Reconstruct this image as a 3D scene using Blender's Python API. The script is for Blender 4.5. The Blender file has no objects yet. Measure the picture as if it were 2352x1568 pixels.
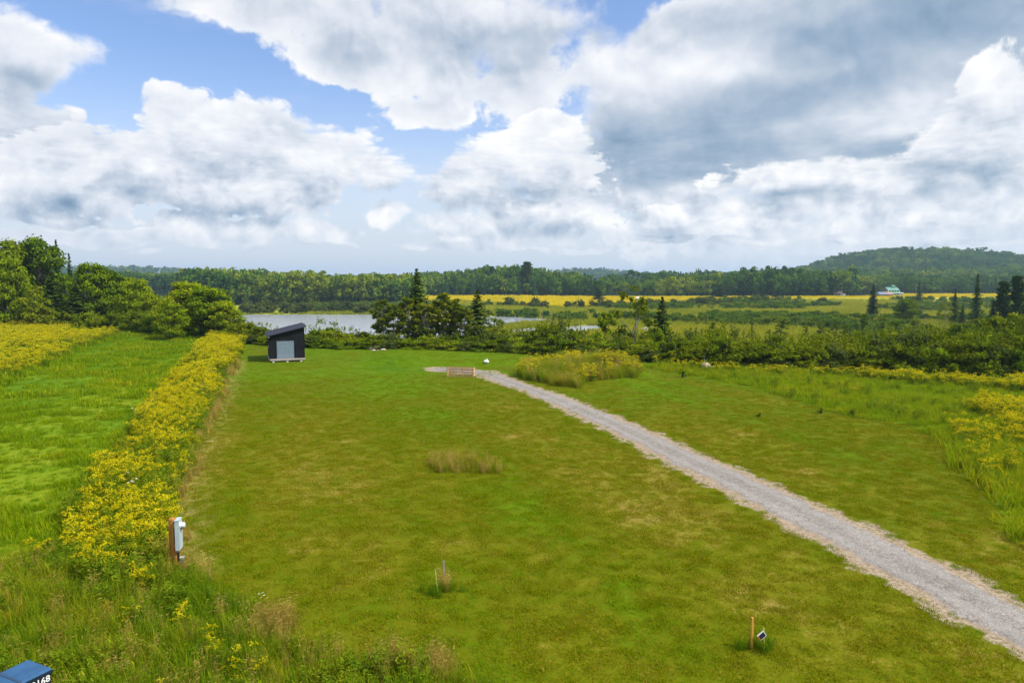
import bpy, math
import numpy as np
import random
sc = bpy.context.scene
F=1600.0; PITCH=math.atan(139/1600)
def ray(px,py):
    x=(px-1176)/F; y=(784-py)/F
    c,s=math.cos(PITCH),math.sin(PITCH)
    return (x, c+y*s, y*c-s)   # looking +Y, pitched down
def azel(px,py):
    d=ray(px,py); return math.atan2(d[0],d[1]), math.atan2(d[2],math.hypot(d[0],d[1]))
cd=bpy.data.cameras.new('camera'); cam=bpy.data.objects.new('camera',cd); sc.collection.objects.link(cam)
cd.sensor_width=36; cd.lens=36*F/2352; cam.location=(0,0,8.6); cam.rotation_euler=(math.radians(90)-PITCH,0,0)
cd.clip_end=20000; cd.clip_start=0.1; sc.camera=cam
sc.view_settings.view_transform='Standard'; sc.view_settings.look='None'
sc.view_settings.exposure=.16; sc.view_settings.gamma=1; sc.view_settings.use_curve_mapping=False
SUN_EL=math.radians(50); SUN_AZ=math.radians(105)   # clockwise from +Y (to the right)

class NT:
    """small helper for writing node graphs as expressions"""
    def __init__(s,t): s.t=t
    def n(s,kind,**kw):
        nd=s.t.nodes.new(kind)
        for k,v in kw.items(): setattr(nd,k,v)
        return nd
    def put(s,sock,v):
        if v is None: return
        if isinstance(v,bpy.types.NodeSocket): s.t.links.new(v,sock)
        elif isinstance(v,(tuple,list)) and len(v)==3 and sock.type=='RGBA': sock.default_value=(*v,1)
        else: sock.default_value=v
    def m(s,op,a,b=None,c=None,clamp=False):
        nd=s.n('ShaderNodeMath',operation=op,use_clamp=clamp)
        for i,v in enumerate((a,b,c)): s.put(nd.inputs[i],v)
        return nd.outputs[0]
    def v(s,op,a,b=None,scale=None):
        nd=s.n('ShaderNodeVectorMath',operation=op)
        s.put(nd.inputs[0],a); s.put(nd.inputs[1],b)
        if scale is not None: s.put(nd.inputs['Scale'],scale)
        return nd.outputs['Value'] if op in('DOT_PRODUCT','LENGTH','DISTANCE') else nd.outputs[0]
    def comb(s,x,y,z):
        nd=s.n('ShaderNodeCombineXYZ')
        for i,v in enumerate((x,y,z)): s.put(nd.inputs[i],v)
        return nd.outputs[0]
    def sep(s,v):
        nd=s.n('ShaderNodeSeparateXYZ'); s.put(nd.inputs[0],v); return nd.outputs
    def smooth(s,x,a,b,lo=0.,hi=1.):
        nd=s.n('ShaderNodeMapRange',interpolation_type='SMOOTHSTEP')
        s.put(nd.inputs[0],x)
        for i,v in enumerate((a,b,lo,hi)): s.put(nd.inputs[i+1],v)
        return nd.outputs[0]
    def lin(s,x,a,b,lo=0.,hi=1.):
        nd=s.n('ShaderNodeMapRange',interpolation_type='LINEAR'); s.put(nd.inputs[0],x)
        for i,v in enumerate((a,b,lo,hi)): s.put(nd.inputs[i+1],v)
        return nd.outputs[0]
    def mix(s,f,a,b,mode='MIX'):
        nd=s.n('ShaderNodeMix',data_type='RGBA',blend_type=mode); nd.clamp_factor=True
        s.put(nd.inputs[0],f); s.put(nd.inputs[6],a); s.put(nd.inputs[7],b); return nd.outputs[2]
    def noise(s,vec,scale,detail=4,rough=.5,lac=2.,col=False,dist=0.):
        nd=s.n('ShaderNodeTexNoise'); s.put(nd.inputs['Vector'],vec)
        for k,v in (('Scale',scale),('Detail',detail),('Roughness',rough),('Lacunarity',lac),('Distortion',dist)): s.put(nd.inputs[k],v)
        return nd.outputs['Color' if col else 'Fac']
    def voro(s,vec,scale,detail=0.,rough=.5,smooth=None,feature='F1',out='Distance',rnd=1.):
        nd=s.n('ShaderNodeTexVoronoi',feature='SMOOTH_F1' if smooth else feature); s.put(nd.inputs['Vector'],vec)
        nd.normalize=True
        s.put(nd.inputs['Scale'],scale); s.put(nd.inputs['Detail'],detail); s.put(nd.inputs['Roughness'],rough)
        if smooth: s.put(nd.inputs['Smoothness'],smooth)
        s.put(nd.inputs['Randomness'],rnd)
        return nd.outputs[out]
    def ramp(s,f,stops):
        nd=s.n('ShaderNodeValToRGB'); s.put(nd.inputs[0],f); e=nd.color_ramp.elements
        while len(e)<len(stops): e.new(.5)
        for i,(p,c) in enumerate(stops): e[i].position=p; e[i].color=(*c,1)
        return nd.outputs[0]

def lin3(r,g,b):
    f=lambda c:(c/255/12.92) if c<=10 else ((c/255+.055)/1.055)**2.4
    return (f(r),f(g),f(b))

SKY_TINT=(1.0,1.05,1.2)
CRAMP=[(.0,lin3(108,136,162)),(.2,lin3(150,170,192)),(.42,lin3(192,201,214)),(.62,lin3(222,226,234)),(.85,lin3(243,243,245)),(1.,lin3(254,252,250))]
BACK=[(560,15,170,55),(1420,210,160,120),(1330,120,130,110),(2250,40,300,120),(40,110,190,80),(150,110,110,40),(-20,230,90,110),(20,300,180,60),
 (900,10,430,140),(1180,120,300,170),(1000,255,130,45),(820,140,150,60),
 (1800,280,560,260),(2050,120,560,220),(1560,110,150,90),(2300,350,300,260),(1650,430,560,90),(1150,520,260,60),(1900,520,600,90),(300,545,340,22),(1100,560,200,14),(2000,575,300,12)]
DARK=[(2180,40,420,85,-4),(1870,110,120,50),(1780,235,400,55,12),(1650,355,240,45,6),(1440,340,130,80),(1560,405,170,26),(2050,345,160,30)]
GREY=[(1350,535,150,14),(2100,440,200,20),(40,335,150,18),(1150,70,260,45),(900,110,200,40),(60,200,120,35),(80,330,160,25),(540,470,240,26),(330,420,150,30),(650,300,140,30),(1200,455,200,18),(1830,450,180,14),(2180,420,220,28),(1250,535,200,16),(1420,60,120,40)]
FRONT=[(540,320,250,105),(330,360,190,70),(150,390,240,80),(720,370,190,90),(870,385,110,45),(520,430,330,60),(60,430,260,70),
 (630,532,190,34),(420,505,110,30),(890,492,52,34),
 (1200,395,200,95),(1270,320,90,70),(1080,430,120,70),(1240,490,120,25),
 (1820,410,190,45),(2000,420,120,40),(2270,230,110,95),(2240,330,160,90),(1960,485,70,30),(1600,490,240,26),(1750,520,120,16),(2150,500,160,20),(1350,500,110,18),(1500,545,90,10),(1730,560,110,9),(1050,545,60,9),(740,560,110,9),(300,585,70,7),(940,570,40,8),(2250,560,120,10),(1300,575,120,8),(1950,545,90,10),(120,500,130,18)]
def build_world():
    w=bpy.data.worlds.new('World'); sc.world=w; w.use_nodes=True
    t=w.node_tree; t.nodes.clear(); K=NT(t)
    d=K.n('ShaderNodeTexCoord').outputs['Generated']
    x,y,z=K.sep(d)
    az=K.m('ARCTAN2',x,y); el=K.m('ARCSINE',z)
    P0=K.comb(az,el,0.)
    sky=K.n('ShaderNodeTexSky',sky_type='NISHITA'); sky.sun_disc=False
    sky.sun_elevation=SUN_EL; sky.sun_rotation=SUN_AZ; sky.altitude=300; sky.air_density=1.0; sky.dust_density=1.2; sky.ozone_density=2.0
    skyc=K.v('MULTIPLY',K.v('SCALE',sky.outputs[0],scale=0.15),SKY_TINT)
    # warped directions; noise lives on a cylinder of directions, so it has no seam
    q=K.comb(x,y,K.m('MULTIPLY',z,1.12))
    wn=K.v('SUBTRACT',K.noise(q,8.,3,.55,col=True),(.5,.5,.5))
    qw=K.v('ADD',q,K.v('SCALE',wn,scale=.05))
    Pw=K.v('ADD',P0,K.v('MULTIPLY',wn,(.085,.05,0.)))
    hi=K.smooth(el,.08,.24)
    lo=K.m('SUBTRACT',1.,hi)
    def two(a,b): return K.m('ADD',K.m('MULTIPLY',a,hi),K.m('MULTIPLY',b,lo))
    def field(v,det):
        f=two(K.noise(v,10.,det,.60),K.noise(v,22.,det,.60))
        p=K.voro(v,K.m('MULTIPLY_ADD',hi,-12.,34.),1.,.6)
        return K.m('ADD',K.m('MULTIPLY',K.m('SUBTRACT',f,.5),2.0),K.m('MULTIPLY',K.m('SUBTRACT',.33,p),.65))
    n0=field(qw,8)
    n1=field(K.v('ADD',qw,(.006,0.,.016)),4)
    rel=K.m('SUBTRACT',n0,n1)
    # broad light and dark inside the cloud masses
    big=K.m('SUBTRACT',two(K.noise(qw,7.,2,.5),K.noise(qw,15.,2,.5)),two(K.noise(K.v('ADD',qw,(.02,0.,.06)),7.,2,.5),K.noise(K.v('ADD',qw,(.01,0.,.03)),15.,2,.5)))
    rel=K.m('ADD',rel,K.m('MULTIPLY',big,1.9))
    def blob_field(P,blobs,soft=.2):
        f=None
        for bl in blobs:
            bx,by,rx,ry=bl[:4]
            a,e=azel(bx,by); sx=F/rx/math.cos(a); sy=F/ry
            if len(bl)>4:
                th=math.radians(bl[4]); qv=K.v('SUBTRACT',P,(a,e,0.))
                vr=K.n('ShaderNodeVectorRotate',rotation_type='Z_AXIS'); K.put(vr.inputs['Vector'],qv); vr.inputs['Angle'].default_value=-th
                qv=K.v('MULTIPLY',vr.outputs[0],(sx,sy,0.))
            else:
                nd=K.n('ShaderNodeVectorMath',operation='MULTIPLY_ADD'); K.put(nd.inputs[0],P); nd.inputs[1].default_value=(sx,sy,0.); nd.inputs[2].default_value=(-a*sx,-e*sy,0.); qv=nd.outputs[0]
            r=K.v('LENGTH',qv)
            f=r if f is None else K.m('SMOOTH_MIN',f,r,soft)
        return K.m('SUBTRACT',1.,f)
    # beyond the frame the same broken cumulus goes on, from low-frequency noise
    out=K.m('MAXIMUM',K.smooth(K.m('ABSOLUTE',az),.62,.85),K.smooth(el,.36,.52))
    wild=K.m('ADD',K.m('MULTIPLY',K.noise(q,2.4,2,.5),2.6),K.m('MULTIPLY_ADD',out,3.,-4.1))
    horizon=K.smooth(el,-.02,.30,1.,0.)
    HZ=lin3(213,219,227)
    col=K.mix(horizon,skyc,HZ)
    # thin high veil
    col=K.mix(K.m('MULTIPLY',K.smooth(K.noise(K.v('MULTIPLY',q,(1.,1.,2.2)),5.,5,.6),.45,.8),.35),col,lin3(225,232,242))
    grey=K.smooth(K.m('ADD',blob_field(K.v('ADD',P0,K.v('MULTIPLY',wn,(.14,.05,0.))),GREY,.4),K.m('MULTIPLY',n0,.3)),-.6,.8)
    # ---- back layer
    up=(.008,.034,0.)
    cb=K.m('MAXIMUM',blob_field(Pw,BACK),wild)
    cov=K.m('MAXIMUM',cb,-2.)
    dark=K.smooth(K.m('ADD',blob_field(K.v('ADD',P0,K.v('MULTIPLY',wn,(.12,.05,0.))),DARK,.5),K.m('MULTIPLY',n0,.30)),-.75,.85)
    dn=K.m('ADD',K.m('ADD',K.m('MINIMUM',cov,.5),n0),K.m('MULTIPLY',dark,.45))
    soft=K.smooth(K.noise(q,6.5,2,.5),.38,.66)
    a=K.smooth(dn,.0,K.m('MULTIPLY_ADD',soft,.40,.18))
    sh=K.m('ADD',K.m('MULTIPLY_ADD',K.m('MULTIPLY',rel,K.m('MULTIPLY_ADD',dark,-.6,1.)),.44,.64),K.m('MULTIPLY',n0,.10))
    sh=K.m('ADD',sh,K.smooth(dn,.05,.55,.14,-.03))
    sh=K.m('SUBTRACT',sh,K.m('ADD',K.m('MULTIPLY',dark,.42),K.m('MULTIPLY',grey,.20)))
    col=K.mix(K.m('MULTIPLY',a,.97),col,K.ramp(sh,CRAMP))
    # ---- front layer of sunlit cumulus: bright tops, grey bases
    cf=blob_field(Pw,FRONT,.12); cu=blob_field(K.v('ADD',Pw,up),FRONT,.12)
    dn=K.m('ADD',K.m('MINIMUM',cf,.5),n0)
    a=K.smooth(dn,.0,K.m('MULTIPLY_ADD',soft,.30,.12))
    lift=K.m('SUBTRACT',cf,cu)
    sh=K.m('ADD',K.m('MULTIPLY_ADD',rel,.52,.58),K.m('MULTIPLY',n0,.10))
    sh=K.m('ADD',K.m('ADD',sh,K.m('MULTIPLY',K.m('MINIMUM',K.m('MAXIMUM',lift,-.6),.6),.34)),K.m('SUBTRACT',K.smooth(dn,.05,.5,.10,.0),K.m('MULTIPLY',grey,.11)))
    col=K.mix(K.m('MULTIPLY',a,.97),col,K.ramp(sh,CRAMP))
    # air: far clouds pale towards the horizon
    col=K.mix(K.smooth(el,-.01,.085,.86,0.),col,HZ)
    bg=K.n('ShaderNodeBackground'); t.links.new(col,bg.inputs[0]); bg.inputs[1].default_value=1.0
    o=K.n('ShaderNodeOutputWorld'); t.links.new(bg.outputs[0],o.inputs[0])
    w.cycles.sampling_method='MANUAL'; w.cycles.sample_map_resolution=256
build_world()

sun_d=bpy.data.lights.new('sun','SUN'); sun_d.energy=5.0; sun_d.angle=math.radians(2.0); sun_d.color=(1.0,.955,.88)
sun=bpy.data.objects.new('sun',sun_d); sc.collection.objects.link(sun)
_sd=(math.sin(SUN_AZ)*math.cos(SUN_EL),math.cos(SUN_AZ)*math.cos(SUN_EL),math.sin(SUN_EL))
from mathutils import Vector, Matrix, noise as mnoise
sun.rotation_euler=Vector(_sd).to_track_quat('Z','Y').to_euler(); sun.location=(40,-20,60)
sc.cycles.use_denoising=True
sc.cycles.max_bounces=5; sc.cycles.diffuse_bounces=2; sc.cycles.glossy_bounces=2; sc.cycles.transmission_bounces=2; sc.cycles.transparent_max_bounces=4; sc.cycles.volume_bounces=2

# ------------------------------------------------------------------ helpers
C=sc.collection
CAM_Z=8.6
RNG=np.random.default_rng(7)
def sstep(a,b,x):
    t=np.clip((x-a)/(b-a),0,1); return t*t*(3-2*t)
def _h2(ix,iy,seed):
    n=(ix.astype(np.int64)*374761393+iy.astype(np.int64)*668265263+seed*1442695041)&0xffffffff
    n=((n^(n>>13))*1274126177)&0xffffffff
    return ((n^(n>>16))&0xffff)/65535.0
def vnoise(x,y,f,seed=0):
    x=np.asarray(x,float)*f; y=np.asarray(y,float)*f
    ix=np.floor(x); iy=np.floor(y); fx=x-ix; fy=y-iy
    fx=fx*fx*(3-2*fx); fy=fy*fy*(3-2*fy)
    a=_h2(ix,iy,seed); b=_h2(ix+1,iy,seed); c=_h2(ix,iy+1,seed); d=_h2(ix+1,iy+1,seed)
    return (a*(1-fx)+b*fx)*(1-fy)+(c*(1-fx)+d*fx)*fy
def fbm(x,y,f,seed=0,oct=3):
    s=0; a=1; t=0
    for i in range(oct):
        s=s+a*vnoise(x,y,f*2**i,seed+i*17); t+=a; a*=.55
    return s/t
def gp(px,py,z=0.):
    """picture position -> point on the level plane z"""
    d=ray(px,py); k=(z-CAM_Z)/d[2]
    return np.array([d[0]*k,d[1]*k,z])
def gpl(pts,z=0.): return np.array([gp(a,b,z)[:2] for a,b in pts])
def at_depth(px,y):
    """x for a picture column at depth y"""
    d=ray(px,645); return d[0]/d[1]*y
def inpoly(P,poly):
    x,y=P[:,0],P[:,1]; n=len(poly); r=np.zeros(len(P),bool); j=n-1
    for i in range(n):
        xi,yi=poly[i]; xj,yj=poly[j]
        c=((yi>y)!=(yj>y))
        with np.errstate(divide='ignore',invalid='ignore'):
            r^=c&(x<(xj-xi)*(y-yi)/(yj-yi+1e-12)+xi)
        j=i
    return r
def polydist(P,line):
    """distance to an open polyline"""
    d=np.full(len(P),1e9)
    for a,b in zip(line[:-1],line[1:]):
        ab=b-a; t=np.clip(((P-a)@ab)/(ab@ab),0,1)
        d=np.minimum(d,np.hypot(*(P-(a+t[:,None]*ab)).T))
    return d

# ------------------------------------------------------------------ lie of the land
EDGE_V=[(0,746),(150,753),(300,766),(450,774),(560,790),(700,800),(860,803),(1000,806),(1176,813),(1330,823),(1500,834),(1622,846),(1800,852),(2000,860),(2352,874)]
EDGE=gpl(EDGE_V)
EDGE=np.vstack([[-400,210],[-160,165],EDGE,[80,52],[140,40],[400,20]])
def edge_y(x): return np.interp(x,EDGE[:,0],EDGE[:,1])
MOUND=gp(1330,868)
HILLS=[  # x, y, height, sx_left, sx_right, sy
 (at_depth(2010,1400),1400,54,115,190,300),(at_depth(2215,1450),1450,30,120,140,300),(at_depth(1880,1150),1150,4,160,200,200),
 (at_depth(1335,2600),2600,34,190,260,350),(at_depth(1470,2900),2900,8,300,400,350),
 (at_depth(300,2300),2300,29,700,330,350),(at_depth(420,2700),2700,12,300,420,350),(at_depth(750,3300),3300,8,900,700,400),(at_depth(1700,3300),3300,6,700,900,400),
 (at_depth(1140,610),610,4.2,70,60,60),(at_depth(-300,2500),2500,25,700,700,400),(at_depth(2900,2200),2200,14,500,900,400)]
def land(x,y):
    x=np.asarray(x,float); y=np.asarray(y,float)
    s=y-edge_y(x)
    z=-5.8*sstep(0,26,s)
    near=1-sstep(60,140,y)
    z=z+near*.22*(fbm(x,y,.045,3,2)-.5)
    # low bank behind the gravel turning place
    bx,by=gp(1080,836)[:2]
    z=z+.32*sstep(-.6,.9,y-by-(x-bx)*-.02)*(1-sstep(0,6,s+4))*sstep(-14,-9,x-bx)*(1-sstep(5,12,x-bx))
    m=((x-MOUND[0])/4.2)**2+((y-MOUND[1]-2.)/3.6)**2
    z=z+.6*np.exp(-m)
    m2=((x-MOUND[0]-3.2)/2.2)**2+((y-MOUND[1]-3.2)/2.4)**2
    z=z+.85*np.exp(-m2)
    z=z+2.3*sstep(400,520,y)+2.5*sstep(560,950,y)
    z=z+.5*(fbm(x,y,.02,9,2)-.5)*sstep(330,420,y)
    for hx,hy,hh,sl,sr,sy in HILLS:
        sx=np.where(x<hx,sl,sr)
        z=z+hh*np.exp(-((x-hx)/sx)**2-((y-hy)/sy)**2)
    r=np.hypot(x,y)
    z=z+9*sstep(1500,5000,r)*(.6+.8*fbm(x,y,.0012,5,2))
    return z
def landz(x,y): return float(land(np.array([x]),np.array([y]))[0])

# ------------------------------------------------------------------ mesh building
class MB:
    def __init__(s): s.v=[]; s.f=[]; s.m=[]; s.t=[]; s.n=0
    def add(s,v,f,m=0,t=None):
        v=np.asarray(v,float).reshape(-1,3); f=np.asarray(f,int)
        s.v.append(v); s.f.append(f+s.n); s.m.append(np.full(len(f),m)); s.n+=len(v)
        s.t.append(np.full(len(v),.5) if t is None else np.broadcast_to(np.asarray(t,float),(len(v),)))
        return s
    def box(s,c,d,m=0,rz=0.,R=None):
        c=np.array(c,float); d=np.array(d,float)/2
        g=np.array([[-1,-1,-1],[1,-1,-1],[1,1,-1],[-1,1,-1],[-1,-1,1],[1,-1,1],[1,1,1],[-1,1,1]])*d
        if R is not None: g=g@np.array(R).T
        if rz: c_,s_=math.cos(rz),math.sin(rz); g=g@np.array([[c_,s_,0],[-s_,c_,0],[0,0,1]])
        s.add(g+c,[[0,3,2,1],[4,5,6,7],[0,1,5,4],[1,2,6,5],[2,3,7,6],[3,0,4,7]],m); return s
    def tube(s,pts,rad,n=6,m=0,cap=True):
        pts=np.array(pts,float); rad=np.broadcast_to(np.array(rad,float),(len(pts),))
        rings=[]
        for i,p in enumerate(pts):
            a=pts[max(i-1,0)]; b=pts[min(i+1,len(pts)-1)]; t=b-a; t=t/(np.linalg.norm(t)+1e-9)
            u=np.cross(t,[0,0,1.]) if abs(t[2])<.95 else np.cross(t,[1.,0,0]); u/=np.linalg.norm(u); w=np.cross(t,u)
            an=np.arange(n)*2*math.pi/n
            rings.append(p+rad[i]*(np.cos(an)[:,None]*u+np.sin(an)[:,None]*w))
        v=np.vstack(rings); f=[]
        for i in range(len(pts)-1):
            for k in range(n):
                f.append([i*n+k,i*n+(k+1)%n,(i+1)*n+(k+1)%n,(i+1)*n+k])
        s.add(v,f,m)
        if cap and n>=4:
            for base in (0,(len(pts)-1)*n):
                q=[[base+0,base+k,base+k+1,base+min(k+2,n-1)] for k in range(1,n-2,2)] if n>4 else [[base,base+1,base+2,base+3]]
                s.add(v[base:base+n],np.array(q)-base,m)
        return s
    def cards(s,c,nrm,w,h,rng,m=0,t=None,up=None):
        """n small rectangles"""
        c=np.asarray(c); n=len(c)
        nrm=nrm/(np.linalg.norm(nrm,axis=1,keepdims=True)+1e-9)
        a=rng.normal(size=(n,3)) if up is None else up
        u=np.cross(nrm,a); u/=np.linalg.norm(u,axis=1,keepdims=True)+1e-9; v=np.cross(nrm,u)
        w=np.broadcast_to(w,(n,))[:,None]/2; h=np.broadcast_to(h,(n,))[:,None]/2
        V=np.stack([c-u*w*.35-v*h,c+u*w-v*h*.2,c+u*w*.35+v*h,c-u*w+v*h*.2],1).reshape(-1,3)
        f=np.arange(4*n).reshape(-1,4)
        s.add(V,f,m,None if t is None else np.repeat(np.broadcast_to(t,(n,)),4)); return s
    def mesh(s,name,mats,smooth=False):
        me=bpy.data.meshes.new(name)
        V=np.vstack(s.v); ls=[]; 
        me.vertices.add(len(V)); me.vertices.foreach_set('co',V.astype(np.float32).ravel())
        loops=np.concatenate([f.ravel() for f in s.f]); sizes=np.concatenate([np.full(len(f),f.shape[1]) for f in s.f])
        me.loops.add(len(loops)); me.loops.foreach_set('vertex_index',loops.astype(np.int32))
        me.polygons.add(len(sizes)); st=np.concatenate([[0],np.cumsum(sizes)[:-1]])
        me.polygons.foreach_set('loop_start',st.astype(np.int32)); me.polygons.foreach_set('loop_total',sizes.astype(np.int32))
        me.polygons.foreach_set('material_index',np.concatenate(s.m).astype(np.int32))
        me.polygons.foreach_set('use_smooth',np.full(len(sizes),bool(smooth)))
        at=me.attributes.new('tint','FLOAT','POINT'); at.data.foreach_set('value',np.concatenate(s.t).astype(np.float32))
        for m in (mats if isinstance(mats,(list,tuple)) else [mats]): me.materials.append(m)
        me.update(calc_edges=True); me.validate()
        return me
def obj(name,me,parent=None,loc=None,rz=None):
    o=bpy.data.objects.new(name,me); C.objects.link(o)
    if parent is not None: o.parent=parent
    if loc is not None: o.location=loc
    if rz is not None: o.rotation_euler=(0,0,rz)
    return o
def tag(o,label=None,cat=None,group=None,kind=None):
    if label: o['label']=label
    if cat: o['category']=cat
    if group: o['group']=group
    if kind: o['kind']=kind
    return o
def thing(name,label,cat,loc,rz=0.,group=None):
    o=bpy.data.objects.new(name,None); C.objects.link(o); o.location=loc; o.rotation_euler=(0,0,rz); o.empty_display_size=.3
    return tag(o,label,cat,group)

# ------------------------------------------------------------------ materials
def material(name):
    m=bpy.data.materials.new(name); m.use_nodes=True; t=m.node_tree; t.nodes.clear()
    return m,NT(t)
def finish(m,K,shader):
    o=K.n('ShaderNodeOutputMaterial'); m.node_tree.links.new(shader,o.inputs[0]); return m
def principled(K,col,rough=.8,metal=0.,spec=.3,normal=None):
    p=K.n('ShaderNodeBsdfPrincipled'); K.put(p.inputs['Base Color'],col); K.put(p.inputs['Roughness'],rough); K.put(p.inputs['Metallic'],metal); K.put(p.inputs['Specular IOR Level'],spec)
    if normal is not None: K.put(p.inputs['Normal'],normal)
    return p.outputs[0]
def bump(K,h,strength=.5,dist=.02):
    b=K.n('ShaderNodeBump'); K.put(b.inputs['Height'],h); b.inputs['Strength'].default_value=strength; b.inputs['Distance'].default_value=dist; return b.outputs[0]
def attr(K,name,kind='GEOMETRY'):
    a=K.n('ShaderNodeAttribute'); a.attribute_name=name; a.attribute_type=kind; return a.outputs['Fac']
def leafy(name,stops,trans=.3,instanced=False,spread=.5,gloss=.0):
    """leaf or blade colour: per-leaf tint + per-plant tint pick a place on the ramp"""
    m,K=material(name)
    t=attr(K,'tint')
    if instanced: r=attr(K,'ptint','INSTANCER')
    else: r=K.n('ShaderNodeObjectInfo').outputs['Random']
    f=K.m('ADD',K.m('MULTIPLY',t,1-spread),K.m('MULTIPLY',r,spread))
    col=K.ramp(f,stops)
    d=K.n('ShaderNodeBsdfDiffuse'); K.put(d.inputs[0],col)
    tr=K.n('ShaderNodeBsdfTranslucent'); K.put(tr.inputs[0],K.v('MULTIPLY',col,(1.25,1.15,.7)))
    mx=K.n('ShaderNodeMixShader'); mx.inputs[0].default_value=trans; m.node_tree.links.new(d.outputs[0],mx.inputs[1]); m.node_tree.links.new(tr.outputs[0],mx.inputs[2])
    out=mx.outputs[0]
    if gloss:
        g=K.n('ShaderNodeBsdfGlossy'); g.inputs['Roughness'].default_value=.55; K.put(g.inputs[0],(.8,.85,.8))
        m2=K.n('ShaderNodeMixShader'); m2.inputs[0].default_value=gloss; m.node_tree.links.new(out,m2.inputs[1]); m.node_tree.links.new(g.outputs[0],m2.inputs[2]); out=m2.outputs[0]
    return finish(m,K,out)
M={}
# lawn ramp, shared by the ground sheet and the blades that grow on it
LAWN=[(.0,(.042,.115,.001)),(.3,(.104,.186,.001)),(.52,(.096,.124,.001)),(.8,(.145,.145,.003)),(1.,(.26,.20,.04))]  # green stops raised: the far lawn's grazing-light brightness is put into the colour
MEAD=[(.0,(.020,.060,.001)),(.3,(.062,.130,.002)),(.6,(.115,.180,.003)),(1.,(.22,.21,.015))]
BRIGHT=lambda st,k:[(p,tuple(min(.9,c*q) for c,q in zip(cc,k))) for p,cc in st]
M['lawn']=leafy('lawn_blades',BRIGHT(LAWN,(1.70,1.60,1.3)),.35,True,.62)
M['mead']=leafy('meadow_blades',BRIGHT(MEAD,(2.0,1.8,1.2)),.4,True,.6)
M['rough']=leafy('rough_blades',[(.0,(0.050,0.123,0.004)),(.35,(0.122,0.236,0.005)),(.7,(0.271,0.308,0.009)),(1.,(0.650,0.410,0.054))],.4,True,.5)
M['dry']=leafy('dry_blades',[(.0,(0.196,0.176,0.024)),(.5,(0.392,0.297,0.060)),(1.,(0.630,0.472,0.144))],.35,True,.5)
M['gold']=leafy('goldenrod_bloom',[(.0,(0.423,0.372,0.006)),(.5,(0.607,0.521,0.008)),(1.,(0.773,0.670,0.020))],.35,True,.5)
M['goldleaf']=leafy('goldenrod_leaf',[(.0,(0.063,0.140,0.007)),(.6,(0.188,0.267,0.010)),(1.,(0.344,0.355,0.018))],.35,True,.5)
M['lace']=leafy('lace_bloom',[(.0,(.6,.62,.45)),(1.,(.8,.8,.7))],.3,True,.5)
M['tree']=leafy('broad_leaf',[(.0,(0.026,0.062,0.004)),(.3,(0.085,0.152,0.005)),(.65,(0.193,0.268,0.006)),(1.,(0.335,0.368,0.012))],.30,False,.42)
M['maple']=leafy('maple_leaf',[(.0,(0.029,0.069,0.003)),(.32,(0.099,0.174,0.004)),(.65,(0.224,0.298,0.005)),(1.,(0.383,0.397,0.012))],.32,False,.32)
M['olive']=leafy('olive_leaf',[(.0,(.026,.050,.003)),(.35,(.085,.130,.004)),(.7,(.185,.230,.006)),(1.,(.31,.32,.02))],.28,False,.42)
M['rust']=leafy('aspen_leaf',[(.0,(.034,.056,.004)),(.4,(.105,.145,.006)),(.75,(.190,.215,.010)),(1.,(.36,.25,.02))],.28,False,.25)
M['sage']=leafy('willow_leaf',[(.0,(.025,.042,.008)),(.4,(.070,.100,.016)),(.75,(.135,.170,.032)),(1.,(.24,.27,.09))],.28,False,.42)
M['spruce']=leafy('spruce_needle',[(.0,(.010,.026,.005)),(.4,(.034,.066,.010)),(.75,(.078,.120,.014)),(1.,(.14,.18,.02))],.10,False,.35)
M['larch']=leafy('larch_needle',[(.0,(.040,.080,.004)),(.5,(.125,.195,.006)),(1.,(.23,.29,.012))],.3,False,.4)
M['farleaf']=leafy('far_leaf',[(.0,(0.024,0.066,0.012)),(.3,(0.051,0.117,0.017)),(.55,(0.090,0.173,0.017)),(.85,(0.190,0.253,0.017)),(1.,(0.320,0.318,0.024))],.3,True,.7)
M['farneedle']=leafy('far_needle',[(.0,(0.014,0.041,0.016)),(.5,(0.035,0.082,0.027)),(1.,(0.068,0.133,0.030))],.12,True,.5)
M['fargold']=leafy('far_goldenrod',[(.0,(.26,.28,.006)),(.35,(.52,.45,.005)),(1.,(.74,.60,.008))],.3,True,.6)
M['reed']=leafy('sedge_blades',[(.0,(0.102,0.144,0.010)),(.5,(0.252,0.288,0.015)),(.85,(0.396,0.372,0.022)),(1.,(0.504,0.396,0.050))],.3,True,.6)
def bark(name,a,b,sc_=9.):
    m,K=material(name); co=K.n('ShaderNodeTexCoord').outputs['Object']
    n=K.noise(K.v('MULTIPLY',co,(1.,1.,.22)),sc_,4,.6)
    return finish(m,K,principled(K,K.mix(K.smooth(n,.35,.65),a,b),.9,0,.1,bump(K,n,.6,.03)))
M['bark']=bark('grey_brown_bark',(.045,.036,.028),(.13,.11,.09))
M['pale']=bark('pale_aspen_bark',(.16,.14,.115),(.34,.31,.27),6.)
M['darkbark']=bark('dark_bark',(.022,.017,.013),(.06,.05,.04))

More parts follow.
